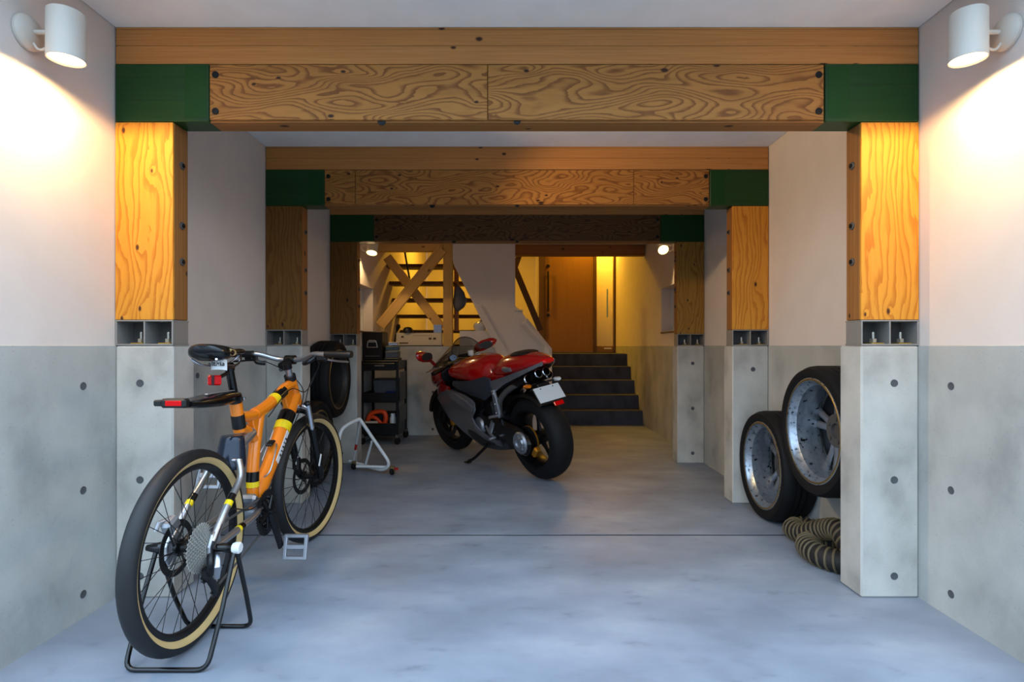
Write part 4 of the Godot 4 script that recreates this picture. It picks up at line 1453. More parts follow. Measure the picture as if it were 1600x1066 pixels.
func gear_plate(R: float, teeth: int, hole: float, t: float, xf: Transform3D, mb: MB):
	var prof := []
	for k in teeth * 4:
		var a := TAU * k / (teeth * 4.0)
		var r: float = R + [0.0, 0.0, 0.006, 0.006][k % 4]
		prof.append(Vector2(cos(a) * r, sin(a) * r))
	var rings := []
	for q in [[1.0, -t], [1.0, t], [0.0, t], [0.0, -t]]:
		var ring := PackedVector3Array()
		for p in prof:
			var d: Vector2 = p if q[0] > 0.5 else p.normalized() * hole
			ring.append(xf * Vector3(d.x, q[1], d.y))
		rings.append(ring)
	mb.loft(rings, false, true, true, 20.0)


func build_bicycle():
	var t := thing("mountain_bike", "Orange full-suspension mountain bike with tan-walled tires held upright by the black wheel stand", "bicycle", Vector3(-1.09, 0.0, -1.88), deg_to_rad(-1.0))
	# wheels and the steered front end
	var rw := cycle_wheel("rear_wheel", Transform3D(Basis(), P(0, 0.3265, 0)), t, -1.0)
	var piv := P(0.985, 0, 0)
	var st := Transform3D(Basis(), piv) * Transform3D(Basis(Vector3.UP, deg_to_rad(-8.0)), Vector3.ZERO) * Transform3D(Basis(), -piv)
	cycle_wheel("front_wheel", st * Transform3D(Basis(), P(1.03, 0.326, 0)), t, -1.0)
	# cassette, chain set, derailleur
	var cs := MB.new()
	var rx := Transform3D(Basis(Vector3.FORWARD, PI / 2.0), P(0, 0.3265, 0))
	for k in 9:
		gear_plate(0.076 - k * 0.0060, 36 - k * 2, 0.012, 0.0009, rx * Transform3D(Basis(), Vector3(0, 0.034 + k * 0.0038, 0)), cs)
	var cas := part("cassette", cs, mat.cog, rw)
	var core := MB.new()
	core.lathe([Vector2(0, 0.033), Vector2(0.064, 0.033), Vector2(0.018, 0.0655), Vector2(0, 0.0655)], 28, rx)
	part("cassette_core", core, mat.black, cas)
	var cr := MB.new()
	var bb := P(0.435, 0.318, 0)
	var bx := Transform3D(Basis(Vector3.FORWARD, PI / 2.0), bb)
	for k in 3:
		gear_plate([0.088, 0.066, 0.046][k], [44, 32, 22][k], [0.066, 0.05, 0.03][k], 0.0012, bx * Transform3D(Basis(), Vector3(0, 0.055 - k * 0.007, 0)), cr)
	for k in 5:
		var a := TAU * k / 5.0
		cr.tube([bx * Vector3(0, 0.06, 0), bx * Vector3(cos(a) * 0.07, 0.056, sin(a) * 0.07)], [0.010, 0.007], 8)
	part("chainring", cr, mat.black_metal, t)
	var chain := MB.new()
	chain.tube([P(0.435, 0.385, 0.048), P(0.0, 0.372, 0.047)], 0.0045, 6, false, true, Vector2(0.7, 1.2))
	chain.tube([P(0.435, 0.251, 0.048), P(0.06, 0.165, 0.05)], 0.0045, 6, false, true, Vector2(0.7, 1.2))
	chain.tube(curve([P(0.435, 0.385, 0.048), P(0.50, 0.352, 0.048), P(0.502, 0.284, 0.048), P(0.435, 0.251, 0.048)], 4), 0.0045, 6)
	part("chain", chain, mat.steel_in, t)
	var dr := MB.new()
	dr.tube(curve([P(-0.005, 0.315, 0.072), P(-0.03, 0.285, 0.085), P(-0.01, 0.245, 0.075)], 5), 0.012, 10)
	dr.box(P(0.0, 0.245, 0.06), Vector3(0.03, 0.045, 0.05), 0.01)
	dr.tube([P(0.0, 0.235, 0.06), P(0.055, 0.165, 0.055)], 0.012, 8, false, true, Vector2(0.5, 1.6))
	var der := part("derailleur", dr, mat.black_metal, t)
	for p in [P(0.0, 0.235, 0.05), P(0.058, 0.162, 0.05)]:
		var jw := MB.new()
		gear_plate(0.020, 11, 0.005, 0.003, Transform3D(Basis(Vector3.FORWARD, PI / 2.0), p), jw)
		part("jockey_wheel", jw, mat.black, der)
	var dl := MB.new()
	dl.tube([P(0.012, 0.31, 0.084), P(-0.02, 0.27, 0.094), P(0.0, 0.225, 0.088)], [0.008, 0.016, 0.008], 10, false, true, Vector2(1.2, 0.5))
	part("derailleur_link", dl, mat.alu, der)
	# front triangle
	var fm := MB.new()
	fm.tube(curve([P(0.455, 0.335), P(0.46, 0.37), P(0.60, 0.505), P(0.72, 0.64), P(0.80, 0.715), P(0.845, 0.765)], 5), 0.032, 20, false, true, Vector2(0.95, 1.1))
	fm.tube(curve([P(0.44, 0.718), P(0.52, 0.733), P(0.62, 0.762), P(0.72, 0.80), P(0.80, 0.815)], 5), 0.0235, 18, false, true, Vector2(1.0, 1.15))
	fm.tube(curve([P(0.30, 0.725), P(0.38, 0.718), P(0.44, 0.718), P(0.50, 0.728)], 4), 0.0215, 18)
	fm.tube(curve([P(0.485, 0.735), P(0.46, 0.65), P(0.435, 0.54), P(0.425, 0.45), P(0.432, 0.36)], 5), 0.0235, 18)
	fm.tube([P(0.322, 0.668), P(0.304, 0.735), P(0.288, 0.792)], 0.0235, 20)
	fm.tube(curve([P(0.32, 0.678), P(0.38, 0.662), P(0.44, 0.615), P(0.452, 0.58)], 4), 0.0185, 16)
	fm.prism(PackedVector2Array([Vector2(0.40, 0.70), Vector2(0.50, 0.735), Vector2(0.475, 0.62), Vector2(0.43, 0.625)]), -0.014, 0.014, SIDE, 0.004)
	fm.tube([P(0.866, 0.722), P(0.795, 0.842)], [0.027, 0.025], 20)
	fm.prism(PackedVector2Array([Vector2(0.70, 0.78), Vector2(0.81, 0.81), Vector2(0.85, 0.74), Vector2(0.76, 0.68)]), -0.012, 0.012, SIDE, 0.004)
	var frame := part("frame", fm, mat.orange, t, "orange front frame")
	var sh := MB.new()
	sh.tube([bb + Vector3(-0.036, 0, 0), bb + Vector3(0.036, 0, 0)], 0.024, 20)
	part("bottom_bracket", sh, mat.alu_matt, frame)
	# printed bands
	ring_band("black_band", P(0.635, 0.7672), P(0.705, 0.793), 0.0276, 0.0280, mat.black_gloss, frame)
	ring_band("yellow_band", P(0.600, 0.7553), P(0.636, 0.7675), 0.0272, 0.0276, mat.yellow, frame)
	ring_band("black_band", P(0.722, 0.642), P(0.765, 0.684), 0.0368, 0.0368, mat.black_gloss, frame)
	ring_band("yellow_band", P(0.695, 0.612), P(0.722, 0.642), 0.0368, 0.0368, mat.yellow, frame)
	ring_band("black_band", P(0.4250, 0.447), P(0.4262, 0.487), 0.0252, 0.0252, mat.black_gloss, frame)
	ring_band("yellow_band", P(0.4257, 0.425), P(0.4251, 0.447), 0.0252, 0.0252, mat.yellow, frame)
	ring_band("dark_band", P(0.3185, 0.682), P(0.305, 0.735), 0.0250, 0.0250, mat.black, frame)
	for s in [-1.0, 1.0]:
		var dc := MB.new()
		dc.sheet([Vector3(0.590, 0.484, s * 0.033), Vector3(0.700, 0.602, s * 0.0335), Vector3(0.685, 0.618, s * 0.033), Vector3(0.572, 0.502, s * 0.0325)], s * 0.003, 0.0, SIDE, 0.03)
		var dec := part("logo_panel", dc, mat.white, frame, "white panel with dark lettering")
		for k in 5:
			var q := 0.2 + 0.14 * k
			var lt := MB.new()
			lt.box(P(lerpf(0.585, 0.690, q), lerpf(0.497, 0.607, q), s * 0.0352), Vector3(0.001, 0.013, 0.0055 if k % 2 else 0.008), 0.0, Basis(Vector3.RIGHT, deg_to_rad(45.0 + 12.0 * (k % 3))))
			part("letter_mark", lt, mat.black, dec)
	# seat post, saddle
	var clamp := MB.new()
	clamp.tube([P(0.2895, 0.784), P(0.283, 0.806)], 0.026, 18)
	clamp.box(P(0.272, 0.797, 0.026), Vector3(0.022, 0.018, 0.018), 0.004)
	var cl := part("seat_clamp", clamp, mat.black_metal, t)
	part("clamp_nut", boxed_mb(P(0.275, 0.80, 0.040), Vector3(0.012, 0.014, 0.014), 0.004), mat.chrome, cl)
	var post := MB.new()
	post.tube([P(0.288, 0.79), P(0.243, 0.918)], 0.0155, 18)
	post.tube([P(0.25, 0.908), P(0.238, 0.93)], [0.017, 0.019], 14)
	var pm := part("seat_post", post, mat.black_gloss, t)
	var clp := MB.new()
	clp.box(P(0.225, 0.925, 0), Vector3(0.044, 0.014, 0.06), 0.004)
	clp.tube([P(0.20, 0.92, -0.022), P(0.20, 0.92, 0.022)], 0.006, 8)
	part("saddle_clamp", clp, mat.black_metal, pm)
	var sd := MB.new()
	var rings := []
	for r in smooth_rows([[0.065, 1.004, 0.974, 0.028], [0.075, 1.008, 0.958, 0.052], [0.10, 1.008, 0.947, 0.069], [0.135, 1.005, 0.948, 0.071], [0.175, 0.999, 0.956, 0.060], [0.21, 0.994, 0.962, 0.042], [0.26, 0.992, 0.966, 0.027], [0.31, 0.991, 0.968, 0.021], [0.335, 0.987, 0.970, 0.016], [0.345, 0.982, 0.974, 0.007]], 3):
		rings.append(oval(r[0], r[1], r[2], r[3], 2.5))
	sd.loft(rings)
	var saddle := part("saddle", sd, mat.black_gloss, t)
	for s in [-1.0, 1.0]:
		var tr := MB.new()
		tr.sheet([Vector3(0.12, 0.991, s * 0.0715), Vector3(0.175, 0.984, s * 0.0615), Vector3(0.20, 0.972, s * 0.051), Vector3(0.16, 0.966, s * 0.065), Vector3(0.12, 0.967, s * 0.0712)], s * 0.006, s * 0.001, SIDE, 0.03)
		part("saddle_side", tr, mat.tan if s > 0 else mat.black, saddle, "pale saddle side panel" if s > 0 else "")
	var rl := MB.new()
	for s in [-1.0, 1.0]:
		rl.tube(curve([P(0.075, 0.955, s * 0.045), P(0.11, 0.935, s * 0.03), P(0.17, 0.928, s * 0.022), P(0.25, 0.928, s * 0.022), P(0.30, 0.945, s * 0.014), P(0.325, 0.968, 0.0)], 5), 0.0038, 8)
	part("saddle_rails", rl, mat.chrome, saddle)
	var tg := MB.new()
	var trg := []
	for j in 9:
		var a := lerpf(-1.0, 1.0, j / 8.0)
		trg.append([a, P(0.118 + 0.03 * (1.0 - cos(a)), 0.0, 0.022 + sin(a) * 0.034)])
	var rws := []
	for q in [[0.955, 0.0], [0.917, 0.002], [0.917, 0.004], [0.955, 0.003]]:
		var ring := PackedVector3Array()
		for w in trg:
			ring.append(w[1] + Vector3(0, q[0] - (0.004 * w[0] * w[0]), -q[1]))
		rws.append(ring)
	tg.loft(rws, false, false, true)
	var tag_m := part("saddle_badge", tg, mat.white, saddle, "white badge with dark lettering under the saddle")
	var tx := TextMesh.new()
	tx.text = "altiria"
	tx.font_size = 20
	tx.pixel_size = 0.00105
	tx.depth = 0.0012
	var fnt := SystemFont.new()
	fnt.font_names = PackedStringArray(["Droid Sans"])
	fnt.font_weight = 700
	tx.font = fnt
	var to := part("badge_lettering", tx, mat.black, tag_m)
	to.position = P(0.1165, 0.937, 0.022)
	# reflector under the saddle
	var rf := MB.new()
	rf.box(P(0.165, 0.876, -0.012), Vector3(0.050, 0.037, 0.012), 0.005)
	var rfm := part("tail_light", rf, mat.red_lens, t, "red tail light on the seat post")
	part("light_band", boxed_mb(P(0.1585, 0.876, -0.014), Vector3(0.011, 0.0365, 0.001), 0.0), flat_mat(Color(0.22, 0.0, 0.0), 0.3), rfm)
	var rb := MB.new()
	rb.tube([P(0.17, 0.885, 0.0), P(0.245, 0.902, 0.0)], 0.007, 8)
	part("light_bracket", rb, mat.black, rfm)
	# clip-on rear fender
	var fd := MB.new()
	rings = []
	for r in smooth_rows([[0.30, 0.822, 0.790, 0.020], [0.24, 0.828, 0.786, 0.028], [0.16, 0.831, 0.782, 0.040], [0.08, 0.828, 0.786, 0.045], [0.0, 0.824, 0.792, 0.043], [-0.05, 0.822, 0.800, 0.038]], 3):
		rings.append(oval(r[0], r[1], r[2], r[3], 3.2, 20))
	fd.loft(rings)
	var fender := part("rear_fender", fd, mat.black_gloss, t)
	var fb := MB.new()
	fb.box(P(-0.062, 0.816, -0.012), Vector3(0.082, 0.030, 0.032), 0.006)
	fb.box(P(-0.058, 0.816, -0.066), Vector3(0.03, 0.020, 0.024), 0.004)
	var fbm := part("light_housing", fb, mat.black, fender)
	part("fender_reflector", boxed_mb(P(-0.0785, 0.8165, -0.009), Vector3(0.052, 0.017, 0.003), 0.001), mat.red_lens, fbm, "red reflector strip")
	var tri_m := MB.new()
	tri_m.box(P(0.16, 0.8325, 0.012), Vector3(0.012, 0.004, 0.18), 0.001)
	part("fender_trim", tri_m, mat.alu_matt, fender)
	# rear suspension
	var stays := MB.new()
	for s in [-1.0, 1.0]:
		stays.tube(curve([P(0.225, 0.575, s * 0.045), P(0.205, 0.525, s * 0.064), P(0.17, 0.49, s * 0.068), P(0.095, 0.435, s * 0.070), P(0.0, 0.345, s * 0.073)], 6), 0.0125, 14)
	stays.tube([P(0.224, 0.572, -0.048), P(0.224, 0.572, 0.048)], 0.011, 10)
	var sm := part("seat_stays", stays, mat.alu, t)
	for s in [-1.0, 1.0]:
		ring_band("black_band", P(0.137, 0.468, s * 0.0692), P(0.115, 0.450, s * 0.0697), 0.0135, 0.0135, mat.black_gloss, sm)
		ring_band("yellow_band", P(0.115, 0.450, s * 0.0697), P(0.100, 0.438, s * 0.0700), 0.0136, 0.0136, mat.yellow, sm)
		var dp := MB.new()
		dp.prism(PackedVector2Array([Vector2(0.035, 0.385), Vector2(0.05, 0.34), Vector2(0.035, 0.30), Vector2(-0.005, 0.268), Vector2(-0.02, 0.29), Vector2(-0.022, 0.335), Vector2(0.0, 0.37)]), s * 0.072 - 0.005, s * 0.072 + 0.005, SIDE, 0.002)
		part("dropout", dp, mat.alu, sm)
	var cst := MB.new()
	for s in [-1.0, 1.0]:
		cst.tube(curve([P(0.40, 0.345, s * 0.036), P(0.33, 0.34, s * 0.060), P(0.20, 0.332, s * 0.068), P(0.02, 0.323, s * 0.073)], 5), 0.0125, 14)
	var cm := part("chain_stays", cst, mat.alu, t)
	for s in [-1.0, 1.0]:
		ring_band("yellow_band", P(0.185, 0.3312, s * 0.0685), P(0.172, 0.3304, s * 0.069), 0.0136, 0.0136, mat.yellow, cm)
		ring_band("black_band", P(0.212, 0.333, s * 0.0672), P(0.185, 0.3312, s * 0.0685), 0.0135, 0.0135, mat.black_gloss, cm)
	var shock := MB.new()
	shock.tube([P(0.30, 0.60), P(0.345, 0.625), P(0.41, 0.65)], [0.019, 0.024, 0.024], 16)
	shock.tube([P(0.235, 0.575), P(0.30, 0.60)], 0.011, 12)
	part("rear_shock", shock, mat.alu, t)
	var link := MB.new()
	link.box(P(0.40, 0.375, 0), Vector3(0.075, 0.035, 0.08), 0.01, Basis(Vector3.RIGHT, deg_to_rad(-35.0)))
	part("pivot_link", link, mat.alu_matt, t)
	var flap := MB.new()
	rings = []
	for q in smooth_rows([[0.660, 0.030, 0.268], [0.655, 0.042, 0.267], [0.620, 0.048, 0.262], [0.570, 0.055, 0.254], [0.545, 0.056, 0.250], [0.538, 0.050, 0.249]], 3):
		var ring := PackedVector3Array()
		for j in 24:
			var a := TAU * j / 24.0
			ring.append(P(q[2] + cos(a) * q[1] * 0.85, q[0], sin(a) * q[1]))
		rings.append(ring)
	flap.loft(rings)
	part("canister", flap, mat.canister, t, "dark glossy tapered canister behind the seat tube")
	var bc := MB.new()
	bc.tube(curve([P(0.60, 0.57, 0.02), P(0.575, 0.555, 0.03), P(0.51, 0.475, 0.035), P(0.495, 0.445, 0.01), P(0.495, 0.445, -0.01), P(0.51, 0.475, -0.035), P(0.575, 0.555, -0.03), P(0.60, 0.57, -0.02)], 4), 0.0028, 6)
	part("bottle_cage", bc, mat.alu, t)
	var bmp := MB.new()
	bmp.box(P(0.585, 0.575, 0.0), Vector3(0.03, 0.012, 0.045), 0.004, Basis(Vector3.RIGHT, deg_to_rad(20.0)))
	part("cable_mount", bmp, mat.black, t)
	# cranks and pedals
	for s in [-1.0, 1.0]:
		var d: Vector2 = Vector2(0.33, -0.944) * s
		var c0 := bb + Vector3(s * 0.072, 0, 0)
		var c1 := bb + Vector3(s * 0.088, d.y * 0.172, -d.x * 0.172)
		var ck := MB.new()
		ck.tube([c0, c0.lerp(c1, 0.15), c0.lerp(c1, 0.85), c1], [0.016, 0.017, 0.013, 0.013], 12, false, true, Vector2(0.7, 1.2))
		ck.tube([bb + Vector3(s * 0.03, 0, 0), c0 + Vector3(s * 0.01, 0, 0)], 0.013, 12)
		part("crank", ck, mat.black_metal, t)
		var pd := MB.new()
		var pc := c1 + Vector3(s * 0.062, 0, 0)
		var rb2 := Basis(Vector3.RIGHT, deg_to_rad(78.0))
		for q in [[0.0, 0.044, 0.100, 0.016], [0.0, -0.044, 0.100, 0.016], [0.0, 0.0, 0.100, 0.020]]:
			pd.box(pc + rb2 * Vector3(0, 0, q[1]), Vector3(q[2], 0.018, q[3]), 0.003, rb2)
		for q in [-0.043, 0.043]:
			pd.box(pc + rb2 * Vector3(q, 0, 0), Vector3(0.015, 0.020, 0.104), 0.003, rb2)
		pd.tube([c1, pc], 0.006, 8)
		part("pedal", pd, mat.alu, t)
	# fork, stem, bars (steered)
	var fk := MB.new()
	fk.tube([st * P(0.872, 0.712), st * P(0.865, 0.724)], 0.030, 18)
	for s in [-1.0, 1.0]:
		fk.tube(curve([st * P(0.878, 0.704), st * P(0.885, 0.706, s * 0.03), st * P(0.893, 0.696, s * 0.062)], 5), 0.017, 14)
		fk.tube([st * P(0.888, 0.712, s * 0.062), st * P(0.935, 0.575, s * 0.062)], 0.0145, 16)
	var fork := part("fork_crown", fk, mat.chrome, t)
	for s in [-1.0, 1.0]:
		var lg := MB.new()
		lg.tube([st * P(0.930, 0.59, s * 0.062), st * P(0.945, 0.545, s * 0.062), st * P(1.005, 0.385, s * 0.062), st * P(1.018, 0.345, s * 0.06), st * P(1.03, 0.322, s * 0.056)], [0.021, 0.019, 0.018, 0.017, 0.012], 16)
		var leg := part("fork_leg", lg, mat.black_gloss, t)
		part("top_cap", dot(0.016, 0.012, Vector3(0, 0.95, 0.33), st * P(0.887, 0.716, s * 0.062)), mat.black, leg)
		var fx := MB.new()
		fx.box(st * P(0.975, 0.425, s * 0.062 + 0.019), Vector3(0.002, 0.06, 0.012), 0.0, st.basis * Basis(Vector3.RIGHT, deg_to_rad(-20.0)))
		part("fork_decal", fx, mat.white, leg)
	var arch := MB.new()
	arch.tube(curve([st * P(0.945, 0.57, -0.062), st * P(0.93, 0.655, -0.048), st * P(0.928, 0.675, 0.0), st * P(0.93, 0.655, 0.048), st * P(0.945, 0.57, 0.062)], 5), 0.011, 10, false, true, Vector2(1.4, 0.8))
	part("fork_brace", arch, mat.black_gloss, fork)
	var fcal := MB.new()
	fcal.box(st * P(0.985, 0.40, -0.052), Vector3(0.035, 0.065, 0.04), 0.008, st.basis)
	part("brake_caliper", fcal, mat.black_metal, fork)
	var rcal := MB.new()
	rcal.box(P(-0.015, 0.408, -0.058), Vector3(0.038, 0.045, 0.06), 0.009, Basis(Vector3.RIGHT, deg_to_rad(25.0)))
	rcal.tube([P(-0.01, 0.43, -0.06), P(-0.05, 0.425, -0.075), P(-0.06, 0.40, -0.078)], 0.007, 8)
	part("brake_caliper", rcal, mat.alu_matt, sm)
	var hs := MB.new()
	hs.tube([P(0.797, 0.84), P(0.785, 0.862)], 0.0265, 20)
	part("head_ring", hs, mat.black, t)
	var sp := MB.new()
	sp.tube([P(0.786, 0.860), P(0.762, 0.902)], 0.0155, 18)
	var stem := part("steerer_spacer", sp, mat.alu, t)
	var sm2 := MB.new()
	sm2.tube([P(0.765, 0.897), P(0.752, 0.921)], 0.020, 18)
	sm2.tube([st * P(0.762, 0.908), st * P(0.835, 0.932)], [0.017, 0.016], 14)
	sm2.tube([st * P(0.84, 0.934, -0.024), st * P(0.84, 0.934, 0.024)], 0.022, 16)
	part("stem", sm2, mat.black_metal, stem)
	var hbp := []
	for q in [[-0.335, 0.962, 0.775], [-0.20, 0.962, 0.79], [-0.14, 0.961, 0.802], [-0.09, 0.945, 0.825], [-0.045, 0.935, 0.838], [0.045, 0.935, 0.838], [0.09, 0.945, 0.825], [0.14, 0.961, 0.802], [0.20, 0.962, 0.79], [0.335, 0.962, 0.775]]:
		hbp.append(st * P(q[2], q[1], q[0]))
	var hb := MB.new()
	hb.tube(curve(hbp, 5), 0.0125, 14)
	var bar := part("handlebar", hb, mat.alu, t)
	for s in [-1.0, 1.0]:
		var gr := MB.new()
		var gi := 0.208 if s > 0 else 0.158
		gr.tube([st * P(0.789, 0.962, s * gi), st * P(0.788, 0.962, s * (gi + 0.004)), st * P(0.777, 0.962, s * 0.32), st * P(0.776, 0.962, s * 0.334), st * P(0.775, 0.962, s * 0.345)], [0.014, 0.0165, 0.0165, 0.0185, 0.016], 14)
		part("grip", gr, mat.black, bar)
		var lv := MB.new()
		lv.box(st * P(0.80, 0.945, s * 0.185), Vector3(0.05, 0.035, 0.035), 0.009, st.basis)
		lv.tube(curve([st * P(0.79, 0.945, s * 0.15), st * P(0.77, 0.925, s * 0.13), st * P(0.79, 0.918, s * 0.10)], 4), 0.011, 8)
		var br := part("brake_mount", lv, mat.black_metal, bar)
		var bl := MB.new()
		bl.tube(curve([st * P(0.81, 0.94, s * 0.19), st * P(0.835, 0.93, s * 0.23), st * P(0.83, 0.925, s * 0.30)], 5), 0.006, 8, false, true, Vector2(1.3, 0.8))
		part("brake_lever", bl, mat.alu if s > 0 else mat.black_metal, br)
	var ped := MB.new()
	ped.tube(curve([st * P(0.775, 0.962, -0.318), st * P(0.70, 0.955, -0.345), st * P(0.62, 0.968, -0.35), st * P(0.56, 0.972, -0.345)], 4), 0.011, 10)
	part("bar_end", ped, mat.bronze, bar)
	for q in [[P(0.80, 0.93, 0.13), P(0.86, 0.90, 0.11), P(0.885, 0.82, 0.06), P(0.875, 0.72, 0.04), P(0.90, 0.60, 0.03), P(0.98, 0.42, -0.05)], [P(0.80, 0.93, -0.13), P(0.87, 0.88, -0.06), P(0.88, 0.80, 0.02), P(0.84, 0.72, 0.035), P(0.70, 0.60, 0.04), P(0.50, 0.40, 0.035), P(0.30, 0.37, 0.06), P(0.10, 0.42, 0.075), P(-0.02, 0.33, 0.09)], [P(0.80, 0.93, 0.14), P(0.88, 0.87, 0.09), P(0.85, 0.78, 0.05), P(0.72, 0.80, 0.03), P(0.50, 0.70, 0.03)]]:
		var cb := MB.new()
		cb.tube(curve(q, 6), 0.0024, 6)
		part("cable", cb, mat.black, t)


func build_bike_stand():
	var t := thing("wheel_stand", "Black bent-rod display stand gripping the rear axle of the orange bicycle", "bike stand", Vector3(-1.09, 0, -1.88))
	var up := 0.3265
	for e in [[0.155, -0.125], [-0.115, -0.125]]:
		var rods := MB.new()
		var z: float = e[0] if e[0] > 0 else e[0]
		var pts := [Vector3(-0.112, up, 0.0), Vector3(-0.118, 0.16, z * 0.5), Vector3(-0.112, 0.0075, z), Vector3(0.140, 0.0075, z), Vector3(0.150, 0.16, z * 0.55), Vector3(0.148, up, 0.0)]
		if e[0] < 0:
			pts = [Vector3(-0.105, up, 0.0), Vector3(-0.09, 0.14, z * 0.5), Vector3(-0.075, 0.0075, z), Vector3(0.150, 0.0075, z), Vector3(0.156, 0.14, z * 0.55), Vector3(0.152, up, 0.0)]
		rods.tube(bent(pts, 0.035), 0.0075, 12)
		part("rod_loop", rods, mat.black_gloss, t)
	var ax := MB.new()
	ax.tube([Vector3(0.080, up, 0), Vector3(0.115, up, 0), Vector3(0.145, up, 0)], [0.012, 0.016, 0.016], 14)
	part("axle_clamp", ax, mat.black_gloss, t)
	ax = MB.new()
	ax.tube([Vector3(-0.080, up, 0), Vector3(-0.10, up, 0), Vector3(-0.145, up, 0)], [0.012, 0.020, 0.010], 14)
	part("axle_clamp", ax, mat.black_gloss, t)
	var cp := MB.new()
	cp.lathe([Vector2(0, 0), Vector2(0.014, 0), Vector2(0.019, 0.012), Vector2(0.019, 0.026), Vector2(0.015, 0.030), Vector2(0, 0.030)], 16, along(Vector3.RIGHT, Vector3(0.138, up, 0)))
	part("end_cap", cp, mat.white, t)


# =============================================================== spare car wheels: the open back of the rim faces +y of the frame
func car_wheel(label: String, group: String, at: Vector3, face: float, R: float, W: float, rr: float, rim_mat: Material, turn: float):
	var t := thing("car_wheel", label, "wheel", at, 0.0, group)
	var b := Transform3D(Basis(Vector3.RIGHT, turn), Vector3.ZERO) * along(Vector3(face, 0, 0), Vector3.ZERO)
	var h := W * 0.5
	var ty := MB.new()
	var prof := []
	for q in [[rr - 0.004, h * 0.80], [rr + 0.006, h * 0.88], [rr + 0.012, h * 0.93], [lerpf(rr, R, 0.45), h * 1.0], [lerpf(rr, R, 0.75), h * 0.97], [R - 0.012, h * 0.86], [R - 0.003, h * 0.72], [R, h * 0.5], [R, h * 0.36], [R - 0.006, h * 0.35], [R - 0.006, h * 0.30], [R, h * 0.29], [R, h * 0.05], [R - 0.006, h * 0.04], [R - 0.006, -h * 0.04], [R, -h * 0.05], [R, -h * 0.29], [R - 0.006, -h * 0.30], [R - 0.006, -h * 0.35], [R, -h * 0.36], [R, -h * 0.5], [R - 0.003, -h * 0.72], [R - 0.012, -h * 0.86], [lerpf(rr, R, 0.75), -h * 0.97], [lerpf(rr, R, 0.45), -h * 1.0], [rr + 0.006, -h * 0.9], [rr - 0.004, -h * 0.80]]:
		prof.append(Vector2(q[0], q[1]))
	ty.lathe(prof, 72, b, true)
	part("tire", ty, mat.rubber, t)
	var rim := MB.new()
	rim.lathe([Vector2(rr + 0.002, h * 0.80), Vector2(rr + 0.004, h * 0.90), Vector2(rr - 0.004, h * 0.925), Vector2(rr - 0.010, h * 0.88), Vector2(rr - 0.012, h * 0.72), Vector2(rr - 0.030, h * 0.50), Vector2(rr - 0.032, -h * 0.55), Vector2(rr - 0.012, -h * 0.84), Vector2(rr - 0.006, -h * 0.90), Vector2(rr + 0.002, -h * 0.84), Vector2(rr - 0.020, -h * 0.5), Vector2(rr - 0.022, h * 0.5)], 64, b, true)
	var rm := part("rim", rim, rim_mat, t)
	var lip := MB.new()
	lip.lathe([Vector2(rr + 0.001, h * 0.91), Vector2(rr - 0.003, h * 0.935), Vector2(rr - 0.009, h * 0.925), Vector2(rr - 0.004, h * 0.905)], 64, b, true)
	part("rim_lip", lip, mat.lever, rm)
	var hb := MB.new()
	hb.lathe([Vector2(0, -h * 0.75), Vector2(0.085, -h * 0.75), Vector2(0.080, -h * 0.32), Vector2(0.072, -h * 0.30), Vector2(0.036, -h * 0.30), Vector2(0.033, -h * 0.45), Vector2(0, -h * 0.45)], 28, b)
	for k in 5:
		var a := TAU * k / 5.0
		hb.lathe([Vector2(0, 0), Vector2(0.010, 0), Vector2(0.010, 0.006), Vector2(0, 0.006)], 10, b * Transform3D(Basis(), Vector3(cos(a) * 0.056, -h * 0.305, sin(a) * 0.056)))
	part("hub", hb, mat.steel_in, t)
	for k in 10:
		var a := TAU * k / 10.0 + (0.16 if k % 2 else -0.16)
		var d := Vector3(cos(a), 0, sin(a))
		var sp := MB.new()
		sp.tube([b * (d * 0.07 + Vector3(0, -h * 0.58, 0)), b * (d * (rr * 0.6) + Vector3(0, -h * 0.66, 0)), b * (d * (rr - 0.022) + Vector3(0, -h * 0.74, 0))], [0.020, 0.016, 0.019], 8, false, true, Vector2(0.8, 1.1))
		part("spoke", sp, mat.alu_matt, t)
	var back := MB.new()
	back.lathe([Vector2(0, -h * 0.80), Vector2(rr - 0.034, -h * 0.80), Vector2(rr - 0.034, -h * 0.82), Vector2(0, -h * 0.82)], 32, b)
	part("gap_shade_disc", back, mat.gap_shade, t)  # dark disc added as painted shade in the gaps between the spokes


func build_wheels():
	car_wheel("Car wheel standing on the floor against the right wall with its silver inner rim showing", "spare wheels by the right wall", Vector3(1.4955, 0.312, -3.258), -1.0, 0.312, 0.19, 0.247, mat.rim_dirty, 0.2)
	car_wheel("Car wheel wedged above the floor between another wheel and the nearest right pier", "spare wheels by the right wall", Vector3(1.4955, 0.594, -2.699), -1.0, 0.312, 0.19, 0.250, mat.rim_dirty, 1.1)
	car_wheel("Dark spare wheel on the floor behind the bicycle's front wheel by the left wall", "spare wheels by the left wall", Vector3(-1.495, 0.305, -4.03), 1.0, 0.305, 0.19, 0.236, mat.rim_dark, 0.5)
	car_wheel("Dark spare wheel propped on another one against the farthest left pier", "spare wheels by the left wall", Vector3(-1.495, 0.738, -4.462), 1.0, 0.305, 0.19, 0.236, mat.rim_dark, 0.0)


